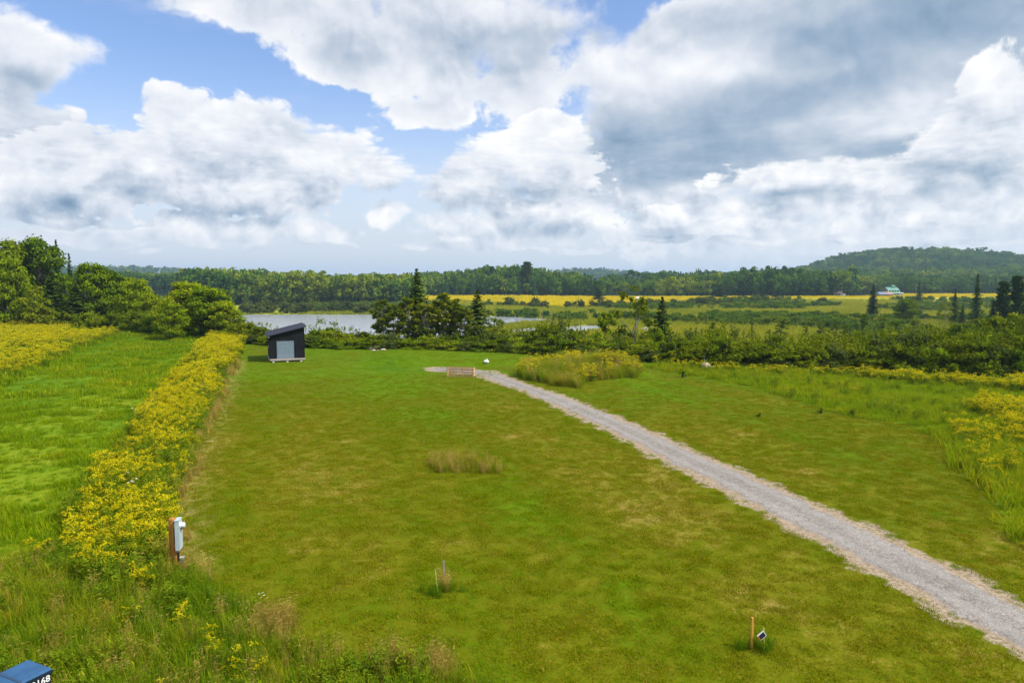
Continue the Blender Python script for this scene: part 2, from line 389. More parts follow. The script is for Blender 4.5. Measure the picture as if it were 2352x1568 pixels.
# ------------------------------------------------------------------ zones in plan (metres)
MOW_LEFT=[(566,786),(546,830),(520,880),(492,940),(455,1030),(418,1110),(398,1200),(402,1322),(470,1360),(570,1410),(650,1490),(820,1525),(980,1560),(1150,1600)]
MOW_RIGHT=[(2480,1290),(2352,1245),(2312,1190),(2285,1120),(2215,1075),(2180,1020),(2100,978),(1960,958),(1880,935),(1790,905),(1700,882),(1615,866),(1480,842),(1330,824)]
MOWN=np.vstack([gpl(MOW_LEFT),[[10,8],[40,0],[90,0],[90,20]],gpl(MOW_RIGHT),gpl([(1176,814),(1000,807),(860,804),(700,801)])])
STRIP=np.vstack([gpl([(482,768),(562,768),(566,786),(546,830),(520,880),(492,940),(455,1030),(418,1110),(398,1200),(400,1300)]),gpl([(340,1400),(250,1425),(190,1400),(180,1330),(165,1240),(140,1190),(215,1110),(285,1020),(325,960),(390,880),(435,820)])])
GOLD_L=gpl([(-700,745),(0,748),(150,755),(300,769),(250,780),(165,806),(135,832),(60,862),(0,890),(-300,1010),(-800,1000)])
GOLD_R1=gpl([(1480,834),(1622,852),(1800,859),(2000,867),(2352,882),(2600,892),(2600,920),(2352,905),(2200,892),(2000,875),(1800,865),(1622,856)])
GOLD_R2=gpl([(2170,965),(2260,935),(2352,915),(2600,905),(2600,1300),(2352,1215),(2310,1160),(2285,1110),(2215,1060),(2190,1010)])
ROUGH_B=np.vstack([gpl([(-60,1330),(120,1270),(240,1330),(402,1322),(470,1360),(570,1410),(650,1490),(820,1525),(980,1560),(1150,1600)]),[[2,4],[-30,4],[-30,14]]])
RIGHT_F=np.vstack([gpl([(1480,836),(1622,848),(1800,853),(2000,861),(2352,875)]),[[80,53],[140,42],[140,8],[95,8]],gpl(MOW_RIGHT[:-1])])
MOUND_P=gpl([(1190,866),(1200,843),(1290,828),(1380,822),(1455,838),(1472,858),(1462,870),(1380,876),(1345,880),(1330,890),(1270,884),(1215,874)])
DRIVE_L=gpl([(1094.6, 861.3), (1133.3, 874.7), (1169.0, 886.6), (1207.7, 897.1), (1219.6, 906.0), (1258.3, 920.9), (1306.0, 944.7), (1347.6, 965.5), (1392.3, 984.9), (1428.0, 1004.2), (1466.7, 1025.0), (1514.3, 1051.8), (1567.9, 1078.6), (1615.5, 1102.4), (1711.5, 1150.0), (1777.0, 1188.7), (1842.5, 1224.4), (1908.0, 1254.1), (1964.5, 1289.8), (2033.0, 1322.6), (2098.4, 1364.3), (2172.8, 1400.0), (2247.2, 1438.7), (2352.0, 1498.2), (2544.9, 1596.4)])
DRIVE_R=gpl([(1139.3, 852.4), (1166.1, 865.8), (1198.8, 877.7), (1240.5, 891.1), (1276.2, 901.5), (1317.9, 916.4), (1362.5, 935.7), (1407.1, 952.1), (1460.7, 975.9), (1514.3, 998.2), (1570.8, 1025.0), (1630.4, 1051.8), (1689.9, 1072.7), (1818.7, 1132.1), (1878.2, 1161.9), (1943.7, 1185.7), (2009.1, 1218.4), (2080.6, 1251.2), (2146.0, 1286.9), (2217.5, 1313.7), (2277.0, 1346.4), (2352.0, 1394.0), (2544.9, 1495.2)])
DRIVE=np.vstack([DRIVE_L,DRIVE_R[::-1]])
TURN=gpl([(968,845),(1000,842),(1040,843),(1080,846),(1108,850),(1140,850),(1150,860),(1120,866),(1060,858),(1010,854),(985,852)])

def tintmap(x,y):
    t=.49+.42*(fbm(x,y,.16,21,3)-.5)+.30*(fbm(x,y,.95,31,2)-.5)
    # mowing passes run away from the road
    u=x*.96+y*.28
    t=t+.30*(vnoise(u,y*.03,.62,41)-.5)
    t=t+.15-.31*sstep(26,72,y)+.10*(fbm(x,y,.035,43,2)-.5)  # far lawn goes greener; its grazing-light brightness is painted in with it
    t=t+.22*sstep(.66,.86,fbm(x,y,.9,51,2))
    return np.clip(t,0,1)
def dist_drive(P): return np.where(inpoly(P,DRIVE),0,np.minimum(polydist(P,DRIVE_L),polydist(P,DRIVE_R)))
YF=[(880,470),(940,470),(1110,455),(1200,402),(1300,378),(1420,398),(1500,440),(1600,465),(1700,478),(1800,486),(1930,500),(2020,500),(2120,505),(2250,520),(2700,540)]
YFX=np.array([(a-1176)/F for a,b in YF]); YFD=np.array([b for a,b in YF])
def yellow_mask(x,y):
    az_=x/np.maximum(y,1); near=np.interp(az_,YFX,YFD); far=530+95*sstep(.50,.54,az_)
    return sstep(-4,6,y-near)*sstep(-4,6,far-y)*(az_>YFX[0])
LAKE=np.vstack([gpl([(-600,722),(0,721),(300,722),(560,722.5),(720,722),(850,722.5),(1000,724),(1120,726.5),(1180,728),(1240,731.5),(1295,735.5),(1270,739.5),(1215,742),(1160,748)],-5.75),
                gpl([(1165,754),(1100,758),(1120,775),(1000,800),(850,800),(560,800),(300,800),(0,790),(-600,770)],-5.75)])
POOL=gpl([(1150,762),(1190,756),(1240,752),(1290,751),(1330,747.5),(1385,747),(1400,752),(1372,758),(1330,765),(1270,766),(1200,768)],-5.75)
POOL2=gpl([(1470,753),(1500,751),(1512,756),(1490,763),(1468,762)],-5.75)

def make_ground():
    def ax(parts):
        out=[]
        for a,b,n in parts: out+=list(np.linspace(a,b,n,endpoint=False))
        return out
    gx=ax([(-60,60,160)]); xr=list(60*np.exp(np.linspace(0,math.log(6500/60),120))); gx=[-v for v in xr[::-1]][:-1]+gx+xr
    gy=[-400,-200,-90,-40,-20]+ax([(-10,110,160),(110,340,150)])+list(340*np.exp(np.linspace(0,math.log(6500/340),130)))
    gx=np.array(gx); gy=np.array(gy)
    X,Y=np.meshgrid(gx,gy); x=X.ravel(); y=Y.ravel(); P=np.stack([x,y],1)
    z=land(x,y)
    for pl in (LAKE,POOL,POOL2):
        z=np.where(inpoly(P,pl),-6.3,z)
    V=np.stack([x,y,z],1); nx=len(gx); ny=len(gy)
    i=np.arange(nx*ny).reshape(ny,nx)
    f=np.stack([i[:-1,:-1],i[:-1,1:],i[1:,1:],i[1:,:-1]],-1).reshape(-1,4)
    mb=MB(); mb.add(V,f,0,tintmap(x,y)); me=mb.mesh('ground',M['ground'],True)
    def at(n,v): a=me.attributes.new(n,'FLOAT','POINT'); a.data.foreach_set('value',np.asarray(v,np.float32))
    mow=inpoly(P,MOWN).astype(float)
    bog=sstep(0,9,y-edge_y(x))
    ym=yellow_mask(x,y)
    far=sstep(525,545,y)*(1-ym)
    azm=x/np.maximum(y,1)
    far=np.maximum(far,sstep(410,425,y)*(1-sstep(-.155,-.145,azm)))
    far=np.maximum(far,sstep(8,14,y-edge_y(x))*(1-sstep(-.46,-.42,azm)))
    near=y<160
    dd=np.full(len(x),99.); dd[near]=dist_drive(P[near])
    soil=np.zeros(len(x)); soil[near]=np.maximum((1-sstep(.0,.70,dd[near])),inpoly(P[near],TURN)*.7)
    at('mow',mow); at('bog',bog); at('yellow',ym); at('forest',far); at('verge',soil)
    # strip beside the mown edge where cut hay lies pale
    hay=np.zeros(len(x)); hay[near]=(1-sstep(.2,1.3,polydist(P[near],gpl(MOW_LEFT[1:8]))))
    at('hay',hay)
    o=obj('ground',me); tag(o,kind='structure'); return o
def ground_material():
    m,K=material('ground_cover'); co=K.n('ShaderNodeNewGeometry').outputs['Position']
    f1=K.noise(co,9.,3,.6); f2=K.noise(co,1.6,3,.55); f3=K.noise(co,.05,4,.6); f4=K.noise(co,.35,4,.6)
    t=attr(K,'tint')
    tt=K.m('ADD',t,K.m('ADD',K.m('MULTIPLY',K.m('SUBTRACT',f1,.5),.95),K.m('MULTIPLY',K.m('SUBTRACT',f2,.5),.45)))
    lawn=K.v('SCALE',K.ramp(tt,LAWN),scale=.92); mead=K.ramp(tt,MEAD)
    col=K.mix(K.smooth(attr(K,'mow'),.35,.65),K.v('SCALE',mead,scale=1.15),lawn)
    col=K.mix(K.m('MULTIPLY',attr(K,'hay'),K.smooth(f2,.3,.6)),col,(.27,.22,.06))
    bogc=K.ramp(K.m('ADD',K.m('MULTIPLY',f4,.55),K.m('MULTIPLY',f3,.45)),[(.25,(.11,.155,.012)),(.40,(.21,.25,.018)),(.56,(.31,.33,.028)),(.72,(.40,.36,.045))])
    col=K.mix(attr(K,'bog'),col,bogc)
    yel=K.ramp(K.m('ADD',K.m('MULTIPLY',f4,.6),K.m('MULTIPLY',f3,.4)),[(.30,(.26,.27,.006)),(.45,(.50,.42,.004)),(.65,(.66,.52,.005))])
    col=K.mix(attr(K,'yellow'),col,yel)
    col=K.mix(attr(K,'forest'),col,(.014,.026,.008))
    soil=K.mix(K.smooth(f1,.35,.65),(.21,.155,.09),(.36,.29,.20))
    v=K.m('MULTIPLY_ADD',K.m('SUBTRACT',f2,.5),1.4,attr(K,'verge'))
    col=K.mix(K.smooth(v,.42,.68),col,soil)
    return finish(m,K,principled(K,col,.95,0,.05,bump(K,K.m('ADD',f1,K.m('MULTIPLY',f2,1.)),.35,.04)))
M['ground']=ground_material()
ground=make_ground()

# ------------------------------------------------------------------ driveway
def gravel_material():
    m,K=material('crushed_gravel'); co=K.n('ShaderNodeNewGeometry').outputs['Position']
    e=attr(K,'edge')          # 0 at the margin, 1 in the middle of the drive
    v=K.voro(co,28.,0.,.5,out='Color'); g=K.n('ShaderNodeRGBToBW'); K.put(g.inputs[0],v); g=g.outputs[0]
    n=K.noise(co,.55,4,.6); n2=K.noise(co,3.2,4,.6)
    base=K.ramp(K.m('ADD',K.m('ADD',K.m('MULTIPLY',g,.50),K.m('MULTIPLY',n2,.42)),K.m('MULTIPLY',K.m('SUBTRACT',n,.5),.35)),[(.12,(.105,.092,.080)),(.5,(.25,.225,.197)),(.88,(.48,.435,.375))])
    tan=K.mix(K.smooth(n2,.3,.7),(.27,.20,.125),(.40,.31,.21))
    col=K.mix(K.smooth(K.m('ADD',e,K.m('MULTIPLY',K.m('SUBTRACT',n,.5),.9)),.30,.05),base,tan)
    # two slightly paler wheel tracks
    tr=K.smooth(K.m('ABSOLUTE',K.m('SUBTRACT',K.m('ABSOLUTE',attr(K,'across')),.48)),.30,.08)
    col=K.mix(K.m('MULTIPLY',tr,.25),col,(.38,.36,.335))
    return finish(m,K,principled(K,col,.95,0,.1,bump(K,g,.8,.02)))
M['gravel']=gravel_material()
def resample(line,n):
    d=np.concatenate([[0],np.cumsum(np.hypot(*np.diff(line,axis=0).T))]); s=np.linspace(0,d[-1],n)
    return np.stack([np.interp(s,d,line[:,0]),np.interp(s,d,line[:,1])],1)
def smoothline(l,k=9):
    for _ in range(3):
        p=np.pad(l,((k,k),(0,0)),'edge'); ker=np.ones(2*k+1)/(2*k+1)
        l=np.stack([np.convolve(p[:,i],ker,'valid') for i in (0,1)],1)
    return l
def make_drive():
    n=420; mid_l=smoothline(resample(DRIVE_L,n),4); mid_r=smoothline(resample(DRIVE_R,n),4); k=15
    rows=[]; E=[]; A=[]
    for j in range(k):
        t=j/(k-1); p=mid_l*(1-t)+mid_r*t; a=2*t-1; p=p+(mid_l*.5+mid_r*.5-p)*.08
        w=np.hypot(*(mid_r-mid_l).T)[:,None]; nrm=(mid_r-mid_l)/w
        jag=(fbm(p[:,0],p[:,1],.8,77,3)-.5)*.8*abs(a)**3
        p=p+nrm*(jag*np.sign(a))[:,None]
        rows.append(p); E.append(np.full(n,1-abs(a))); A.append(np.full(n,a))
    P=np.stack(rows,1).reshape(-1,2); E=np.stack(E,1).ravel(); A=np.stack(A,1).ravel()
    crown=.05*(1-np.abs(A)**5)-.012
    V=np.column_stack([P,land(P[:,0],P[:,1])+crown+.012*(fbm(P[:,0],P[:,1],1.5,5,2)-.5)])
    i=np.arange(n*k).reshape(n,k); f=np.stack([i[:-1,:-1],i[:-1,1:],i[1:,1:],i[1:,:-1]],-1).reshape(-1,4)[:, ::-1]
    mb=MB(); mb.add(V,f); me=mb.mesh('driveway',M['gravel'],True)
    for nm,v in (('edge',E),('across',A)):
        a=me.attributes.new(nm,'FLOAT','POINT'); a.data.foreach_set('value',v.astype(np.float32))
    tag(obj('driveway',me),kind='structure')
make_drive()
def sheet(name,poly,zf,mat,jag=.5,step=.5,edge=.6):
    """an uneven-edged sheet filling a polygon"""
    c=poly.mean(0); n=len(poly)
    ring=resample(np.vstack([poly,poly[:1]]),220)[:-1]
    ring=ring+(ring-c)/np.linalg.norm(ring-c,axis=1,keepdims=True)*((fbm(ring[:,0],ring[:,1],step,61,3)-.5)*jag)[:,None]
    ks=[1.,.9,.75,.55,.3,.08]; V=[]; E=[]
    for k in ks:
        p=c+(ring-c)*k; V.append(np.column_stack([p,zf(p[:,0],p[:,1])])); E.append(np.full(len(p),1-k))
    m=len(ring); f=[]
    for a in range(len(ks)-1):
        for i in range(m): f.append([a*m+i,a*m+(i+1)%m,(a+1)*m+(i+1)%m,(a+1)*m+i])
    V=np.vstack(V); mb=MB(); mb.add(V,f); b=(len(ks)-1)*m
    cc=np.array([[*c,float(zf(np.array([c[0]]),np.array([c[1]]))[0])]])
    mb.add(np.vstack([V[b:],cc]),[[i,(i+1)%m,m] for i in range(m)])
    me=mb.mesh(name,mat,True)
    E=np.concatenate(E+[E[-1],[1.]]); a=me.attributes.new('edge','FLOAT','POINT'); a.data.foreach_set('value',(E*.8).astype(np.float32))
    a=me.attributes.new('across','FLOAT','POINT'); a.data.foreach_set('value',np.zeros(len(E),np.float32))
    return obj(name,me)
tag(sheet('gravel_turning_place',TURN,lambda x,y:land(x,y)+.02,M['gravel'],1.6,.9),kind='structure')

# ------------------------------------------------------------------ water
def water_material():
    m,K=material('lake_water'); co=K.n('ShaderNodeNewGeometry').outputs['Position']
    n=K.noise(K.v('MULTIPLY',co,(1.,.35,1.)),1.1,3,.6)
    p=K.n('ShaderNodeBsdfPrincipled'); K.put(p.inputs['Base Color'],(.33,.35,.38)); p.inputs['Roughness'].default_value=.16; p.inputs['IOR'].default_value=1.33
    K.put(p.inputs['Specular IOR Level'],.5); K.put(p.inputs['Normal'],bump(K,n,.6,.16))
    return finish(m,K,p.outputs[0])
M['water']=water_material()
def flat(name,poly,z,mat):
    mb=MB(); bm_=poly; ring=resample(np.vstack([poly,poly[:1]]),400)[:-1]
    ring=ring+np.stack([fbm(ring[:,0],ring[:,1],.06,1,3)-.5,fbm(ring[:,0],ring[:,1],.06,2,3)-.5],1)*5.
    me=bpy.data.meshes.new(name); me.from_pydata([(a,b,z) for a,b in ring],[],[list(range(len(ring)))]); me.materials.append(mat); me.update()
    return tag(obj(name,me),kind='structure')
def water(name,poly): return flat(name,poly,-5.74,M['water'])
water('lake',LAKE); water('creek_pool',POOL); water('creek_pool',POOL2)

# ------------------------------------------------------------------ scattering of what nobody could count
def gn_group(coll):
    g=bpy.data.node_groups.new('scatter_'+coll.name,'GeometryNodeTree')
    g.interface.new_socket('Geometry',in_out='INPUT',socket_type='NodeSocketGeometry'); g.interface.new_socket('Geometry',in_out='OUTPUT',socket_type='NodeSocketGeometry')
    N=g.nodes; L=g.links
    gi=N.new('NodeGroupInput'); go=N.new('NodeGroupOutput')
    ci=N.new('GeometryNodeCollectionInfo'); ci.inputs[0].default_value=coll; ci.inputs['Separate Children'].default_value=True; ci.inputs['Reset Children'].default_value=True
    ip=N.new('GeometryNodeInstanceOnPoints'); ip.inputs['Pick Instance'].default_value=True
    def na(name,t):
        a=N.new('GeometryNodeInputNamedAttribute'); a.data_type=t; a.inputs[0].default_value=name; return a.outputs[0]
    L.new(gi.outputs[0],ip.inputs['Points']); L.new(ci.outputs[0],ip.inputs['Instance'])
    L.new(na('var','INT'),ip.inputs['Instance Index'])
    e2r=N.new('FunctionNodeEulerToRotation'); L.new(na('rot','FLOAT_VECTOR'),e2r.inputs[0]); L.new(e2r.outputs[0],ip.inputs['Rotation'])
    L.new(na('scl','FLOAT_VECTOR'),ip.inputs['Scale']); L.new(ip.outputs[0],go.inputs[0])
    return g
_colls={}
def protos(key,meshes):
    c=bpy.data.collections.new(key)
    for i,me in enumerate(meshes):
        o=bpy.data.objects.new('%s_%02d'%(key,i),me); c.objects.link(o)
    _colls[key]=(gn_group(c),len(meshes)); return key
def scatter(name,key,P,label,cat,scale=(.8,1.2),tint=None,z=None,tilt=.12,kind='stuff',zs=None,rng=RNG):
    n=len(P); g,nv=_colls[key]
    if n==0: return None
    zz=land(P[:,0],P[:,1]) if z is None else z
    me=bpy.data.meshes.new(name); me.vertices.add(n); me.vertices.foreach_set('co',np.column_stack([P,zz]).astype(np.float32).ravel())
    def at(nm,t,v,w): a=me.attributes.new(nm,t,'POINT'); a.data.foreach_set(w,np.asarray(v).ravel())
    at('var','INT',rng.integers(0,nv,n).astype(np.int32),'value')
    at('rot','FLOAT_VECTOR',np.stack([rng.normal(0,tilt,n),rng.normal(0,tilt,n),rng.uniform(0,6.283,n)],1).astype(np.float32),'vector')
    s=rng.uniform(*scale,n) if isinstance(scale,tuple) else scale
    sz=s*(zs if zs is not None else rng.uniform(.85,1.2,n))
    at('scl','FLOAT_VECTOR',np.stack([s,s,sz],1).astype(np.float32),'vector')
    at('ptint','FLOAT',(rng.uniform(0,1,n) if tint is None else np.clip(tint,0,1)).astype(np.float32),'value')
    o=obj(name,me); md=o.modifiers.new('scatter','NODES'); md.node_group=g
    tag(o,label,cat,kind=kind); return o
def pts_in(poly,dens,rng=RNG,lim=None):
    lo=poly.min(0); hi=poly.max(0); n=int((hi-lo).prod()*dens)
    P=rng.uniform(lo,hi,(n,2)); return P[inpoly(P,poly)]
def in_view(P,margin=.12,dmax=1e9,dmin=0):
    y=P[:,1]; return (np.abs(P[:,0])<(.735+margin)*y+3)&(y<dmax)&(y>dmin)
def blades(n,R,h,w,lean,seed,m=0,segs=2,heads=None):
    r=np.random.default_rng(seed); mb=MB()
    a=r.uniform(0,6.283,n); q=R*np.sqrt(r.uniform(0,1,n)); b=np.stack([q*np.cos(a),q*np.sin(a),np.full(n,-.01)],1)
    H=r.uniform(*h,n); d=r.uniform(0,6.283,n); le=r.uniform(.1,1,n)*lean*H
    D=np.stack([np.cos(d),np.sin(d),np.zeros(n)],1); S=np.stack([-np.sin(d),np.cos(d),np.zeros(n)],1)*(w*r.uniform(.6,1.3,n))[:,None]/2
    mid=b+D*(le*.35)[:,None]+np.array([0,0,1])*(H*.6)[:,None]; top=b+D*le[:,None]+np.array([0,0,1])*H[:,None]
    t=r.uniform(0,1,n)
    V=np.stack([b-S,b+S,mid+S*.8,mid-S*.8],1).reshape(-1,3); mb.add(V,np.arange(4*n).reshape(-1,4),m,np.repeat(t,4))
    V=np.stack([mid-S*.8,mid+S*.8,top],1).reshape(-1,3); mb.add(V,np.arange(3*n).reshape(-1,3),m,np.repeat(t,3))
    if heads is not None:
        k=r.random(n)<heads; mb.cards(top[k],r.normal(size=(k.sum(),3))*[1,1,.15],.018,.11,r,m,t[k],up=S[k])
    return mb
def goldenrod(seed,stems=6,R=.22,h=(.75,1.1),size=1.,nflow=70,leafn=16):
    r=np.random.default_rng(seed); mb=MB()
    for i in range(stems):
        a=r.uniform(0,6.283); q=R*math.sqrt(r.random()); b=np.array([q*math.cos(a),q*math.sin(a),0]); H=r.uniform(*h)
        top=b+np.array([r.normal(0,.08),r.normal(0,.08),H]); s=np.array([.006,0,0])
        mb.add([b-s,b+s,top+s*.6,top-s*.6],[[0,1,2,3]],1,.3)
        t=r.uniform(.15,.92,leafn); c=b+(top-b)*t[:,None]; an=r.uniform(0,6.283,leafn)
        out=np.stack([np.cos(an),np.sin(an),np.full(leafn,.25)],1); c=c+out*.05
        nn=np.stack([-np.cos(an)*.4,-np.sin(an)*.4,np.ones(leafn)],1)+r.normal(0,.25,(leafn,3))
        mb.cards(c,nn,.035*size,.13*size,r,1,r.uniform(0,1,leafn),up=np.cross(out,nn))
        # arching plumes
        for j in range(5):
            an=r.uniform(0,6.283); L=r.uniform(.10,.20)*size; k=nflow//5; u=r.uniform(0,1,k)
            arc=np.stack([np.cos(an)*L*u,np.sin(an)*L*u,.08*u-.10*u*u],1); c=top+[0,0,-.10*j/5]+arc+r.normal(0,.012*size,(k,3))
            mb.cards(c,r.normal(size=(k,3))+[0,0,.8],.034*size,.034*size,r,0,r.uniform(0,1,k))
    return mb

# ---- small plants as prototypes (not in the scene themselves)
protos('turf',[blades(95,.24,(.02,.06),.013,1.2,i).mesh('turf',M['lawn']) for i in range(4)])
protos('turf_far',[blades(70,.42,(.012,.04),.03,1.2,10+i).mesh('turf_far',M['lawn']) for i in range(3)])
protos('meadow',[blades(60,.26,(.07,.22),.014,1.0,20+i).mesh('meadow',M['mead']) for i in range(4)])
protos('meadow_far',[blades(50,.5,(.15,.36),.04,.8,30+i).mesh('meadow_far',M['mead']) for i in range(3)])
protos('rough',[blades(70,.22,(.30,.75),.013,.75,40+i,heads=.15).mesh('rough',M['rough']) for i in range(5)])
protos('dry',[blades(50,.14,(.35,.8),.009,.45,50+i,heads=.7).mesh('dry',M['dry']) for i in range(4)])
protos('gold',[goldenrod(60+i,6,.28,(.5,1.1),1.1,40,20).mesh('gold',[M['gold'],M['goldleaf']]) for i in range(5)])
protos('gold_far',[goldenrod(70+i,8,.5,(.55,1.15),1.6,18,22).mesh('gold_far',[M['gold'],M['goldleaf']]) for i in range(4)])
def leafy_weed(seed):
    g=goldenrod(seed,6,.24,(.5,.95),1.3,5,26); return g
protos('weedleaf',[leafy_weed(88+i).mesh('weedleaf',[M['goldleaf'],M['goldleaf']]) for i in range(3)])
def lace(seed):
    r=np.random.default_rng(seed); mb=MB()
    for i in range(4):
        b=np.array([*r.normal(0,.12,2),0]); t=b+[*r.normal(0,.05,2),r.uniform(.6,.9)]; s=np.array([.005,0,0]); mb.add([b-s,b+s,t+s,t-s],[[0,1,2,3]],1,.3)
        k=26; a=r.uniform(0,6.283,k); q=.05*np.sqrt(r.random(k)); mb.cards(t+np.stack([q*np.cos(a),q*np.sin(a),r.normal(0,.004,k)],1),r.normal(0,.2,(k,3))+[0,0,1],.03,.03,r,0,r.random(k))
    return mb
protos('lace',[lace(80+i).mesh('lace',[M['lace'],M['goldleaf']]) for i in range(2)])

BARE=lambda P:(dist_drive(P)>.25)&~inpoly(P,TURN)&~inpoly(P,SHED_FOOT)
SHED_FOOT=np.array([[-26.2,73.6],[-22.0,75.2],[-24.2,81.],[-28.4,79.6]])
def ground_plants():
    # mown lawn
    P=pts_in(MOWN,15); P=P[in_view(P,.1,64)&BARE(P)]; P=P[RNG.random(len(P))<1-.9*sstep(30,64,P[:,1])]
    scatter('lawn_grass','turf',P,'short mown grass of the wide lawn between drive and flower strip','grass',(.8,1.35),tintmap(P[:,0],P[:,1])+RNG.normal(0,.20,len(P)))
    P=pts_in(MOWN,3.6); P=P[in_view(P,.1,120,30)&BARE(P)]; P=P[RNG.random(len(P))<sstep(30,60,P[:,1])]
    scatter('far_lawn_grass','turf_far',P,'short bright grass of the lawn near the shed','grass',(.8,1.3),tintmap(P[:,0],P[:,1])+RNG.normal(0,.07,len(P)))
    # left hay meadow: everything unmown left of the flower strip
    left=np.vstack([gpl([(482,772),(300,769),(0,748),(-700,746)]),[[-150,20],[-30,6],[-14,10]],gpl([(190,1340),(175,1240),(140,1190),(215,1110),(285,1020),(325,960),(390,880),(435,820)])])
    P=pts_in(left,9); P=P[in_view(P,.08,48)&~inpoly(P,GOLD_L)]
    lump=sstep(.35,.75,fbm(P[:,0],P[:,1]*1.5,.55,91,3))
    scatter('meadow_grass','meadow',P,'uneven green hay meadow left of the yellow flower strip','grass',.45+1.35*lump,.25+.5*lump*fbm(P[:,0],P[:,1],.3,191,2)+.3*(fbm(P[:,0],P[:,1],.12,192,2)-.5)+RNG.normal(0,.14,len(P)))
    P=pts_in(left,2.4); P=P[in_view(P,.08,140,47)&~inpoly(P,GOLD_L)]
    lump=sstep(.35,.75,fbm(P[:,0],P[:,1]*1.5,.40,92,3))
    scatter('far_meadow_grass','meadow_far',P,'bright green meadow below the left wood','grass',.4+1.2*lump,.38+.5*lump*fbm(P[:,0],P[:,1],.3,191,2)+.3*(fbm(P[:,0],P[:,1],.12,192,2)-.5)+RNG.normal(0,.14,len(P)))
    # yellow flowers
    P=pts_in(STRIP,11); P=P[inpoly(P+2.6*np.stack([fbm(P[:,0],P[:,1],.45,193,2)-.5,fbm(P[:,0],P[:,1],.45,194,2)-.5],1)*2,STRIP)]; d=P[:,1]; gaps=fbm(P[:,0],P[:,1],.42,93,3)
    keep=RNG.random(len(P))<np.where(d>32,.95,np.interp(d,[17,20,28,34],[.5,.7,.85,.9]))*sstep(.31,.54,gaps+.05*(d>34))
    G=P[keep]; nearm=G[:,1]<60
    scatter('goldenrod_strip','gold',G[nearm],'yellow flower strip beside the lawn, its near part by the meter post','flowers',(.6,1.2))
    scatter('far_goldenrod_strip','gold_far',G[~nearm][::3],'dense yellow flower strip running up to the far bushes left of the shed','flowers',(.8,1.15))
    P=pts_in(STRIP,3.5); scatter('strip_leaves','weedleaf',P[P[:,1]<60],'leafy green stems in the yellow flower strip','weeds',(.7,1.1))
    P=pts_in(STRIP,7); P=P[P[:,1]<60]; scatter('strip_weeds','rough',P,'tall green weeds under the yellow flower strip','weeds',(.7,1.15))
    P=pts_in(GOLD_L,2.4); P=P[in_view(P,.1,150)]; g=fbm(P[:,0],P[:,1],.12,94,3); lowe=1-inpoly(P+[4.5,-4.5],GOLD_L)
    keep=RNG.random(len(P))<sstep(.30,.52,g)*(1-.55*lowe)
    scatter('goldenrod_field','gold_far',P[keep],'field of yellow flowers in front of the left wood','flowers',(.8,1.15))
    P=P[~keep]; scatter('goldenrod_field_weeds','meadow_far',P,'green weeds between the yellow flowers of the left field','weeds',(1.2,2.2))
    P=pts_in(GOLD_R1,3.6); P=P[in_view(P,.1,150)]; keep=RNG.random(len(P))<.95*sstep(.26,.50,fbm(P[:,0],P[:,1],.35,95,3))
    pc=gp(1621,846)[:2]; keep&=~((np.hypot(*(P-pc).T)<2.2)&(P[:,1]<pc[1]+.6))
    scatter('goldenrod_edge','gold_far',P[keep],'band of yellow flowers along the dark bushes on the right','flowers',(.65,1.0))
    P=pts_in(GOLD_R2,7); P=P[in_view(P,.08)]; g=fbm(P[:,0],P[:,1],.30,96,3); keep=RNG.random(len(P))<.75*sstep(.40,.62,g)
    scatter('goldenrod_patch','gold',P[keep],'patches of yellow flowers at the right edge of the lawn','flowers',(.8,1.2))
    # rough grass
    P=pts_in(RIGHT_F,5.5); P=P[in_view(P,.08,90)&(P[:,1]<edge_y(P[:,0])+1)]; g=fbm(P[:,0],P[:,1],.3,97,3); n2=P[:,1]<40
    scatter('right_field_grass','meadow',P,'unmown green field between the lawn and the bushes on the right','grass',1.2+2.4*g**1.5,.40+.5*g+RNG.normal(0,.12,len(P)))
    P=P[(g>.55)|inpoly(P,GOLD_R2)]; P=P[RNG.random(len(P))<.22]; Q=pts_in(RIGHT_F,.5); Q=Q[in_view(Q,.08,90)&(Q[:,1]<edge_y(Q[:,0])-1)&(fbm(Q[:,0],Q[:,1],.3,197,2)>.5)]; scatter('right_field_leafy_weeds','weedleaf',Q,'leafy weeds standing in the unmown right field','weeds',(.5,1.))
    scatter('right_field_weeds','rough',P,'taller weeds in the unmown right field','weeds',(.6,1.1))
    P=pts_in(ROUGH_B,26); P=P[in_view(P,.1)&(RNG.random(len(P))<.8)]
    scatter('verge_grass','rough',P,'long rough grass at the near left corner','grass',(.4,1.1),-.12+1.1*fbm(P[:,0],P[:,1],.6,98,2)+RNG.normal(0,.16,len(P)))
    Q=pts_in(ROUGH_B,7); Q=Q[in_view(Q,.1)&(fbm(Q[:,0],Q[:,1],.45,198,2)>.52)]; scatter('verge_weeds','weedleaf',Q,'leafy dark weeds among the long near grass','weeds',(.5,.85))
    Q=pts_in(ROUGH_B,5); Q=Q[in_view(Q,.1)&(fbm(Q[:,0],Q[:,1],.5,199,2)>.58)]; scatter('verge_straw','dry',Q,'straw stems among the long near grass','grass',(.5,.95))
    P=pts_in(ROUGH_B,.45); P=P[in_view(P,.1)]; scatter('verge_goldenrod','gold',P[fbm(P[:,0],P[:,1],.8,99,2)>.5],'scattered yellow flowers in the long near grass','flowers',(.6,.95))
    # dry tufts along mown edge, at the lower verge and around the gravel
    line=resample(gpl(MOW_LEFT[1:8]),300); P=line+RNG.normal(0,.22,line.shape)
    scatter('dry_edge_grass','dry',P[fbm(P[:,0],P[:,1],.5,100,2)>.42],'straw-coloured grass along the edge of the mown lawn','grass',(.6,1.0))
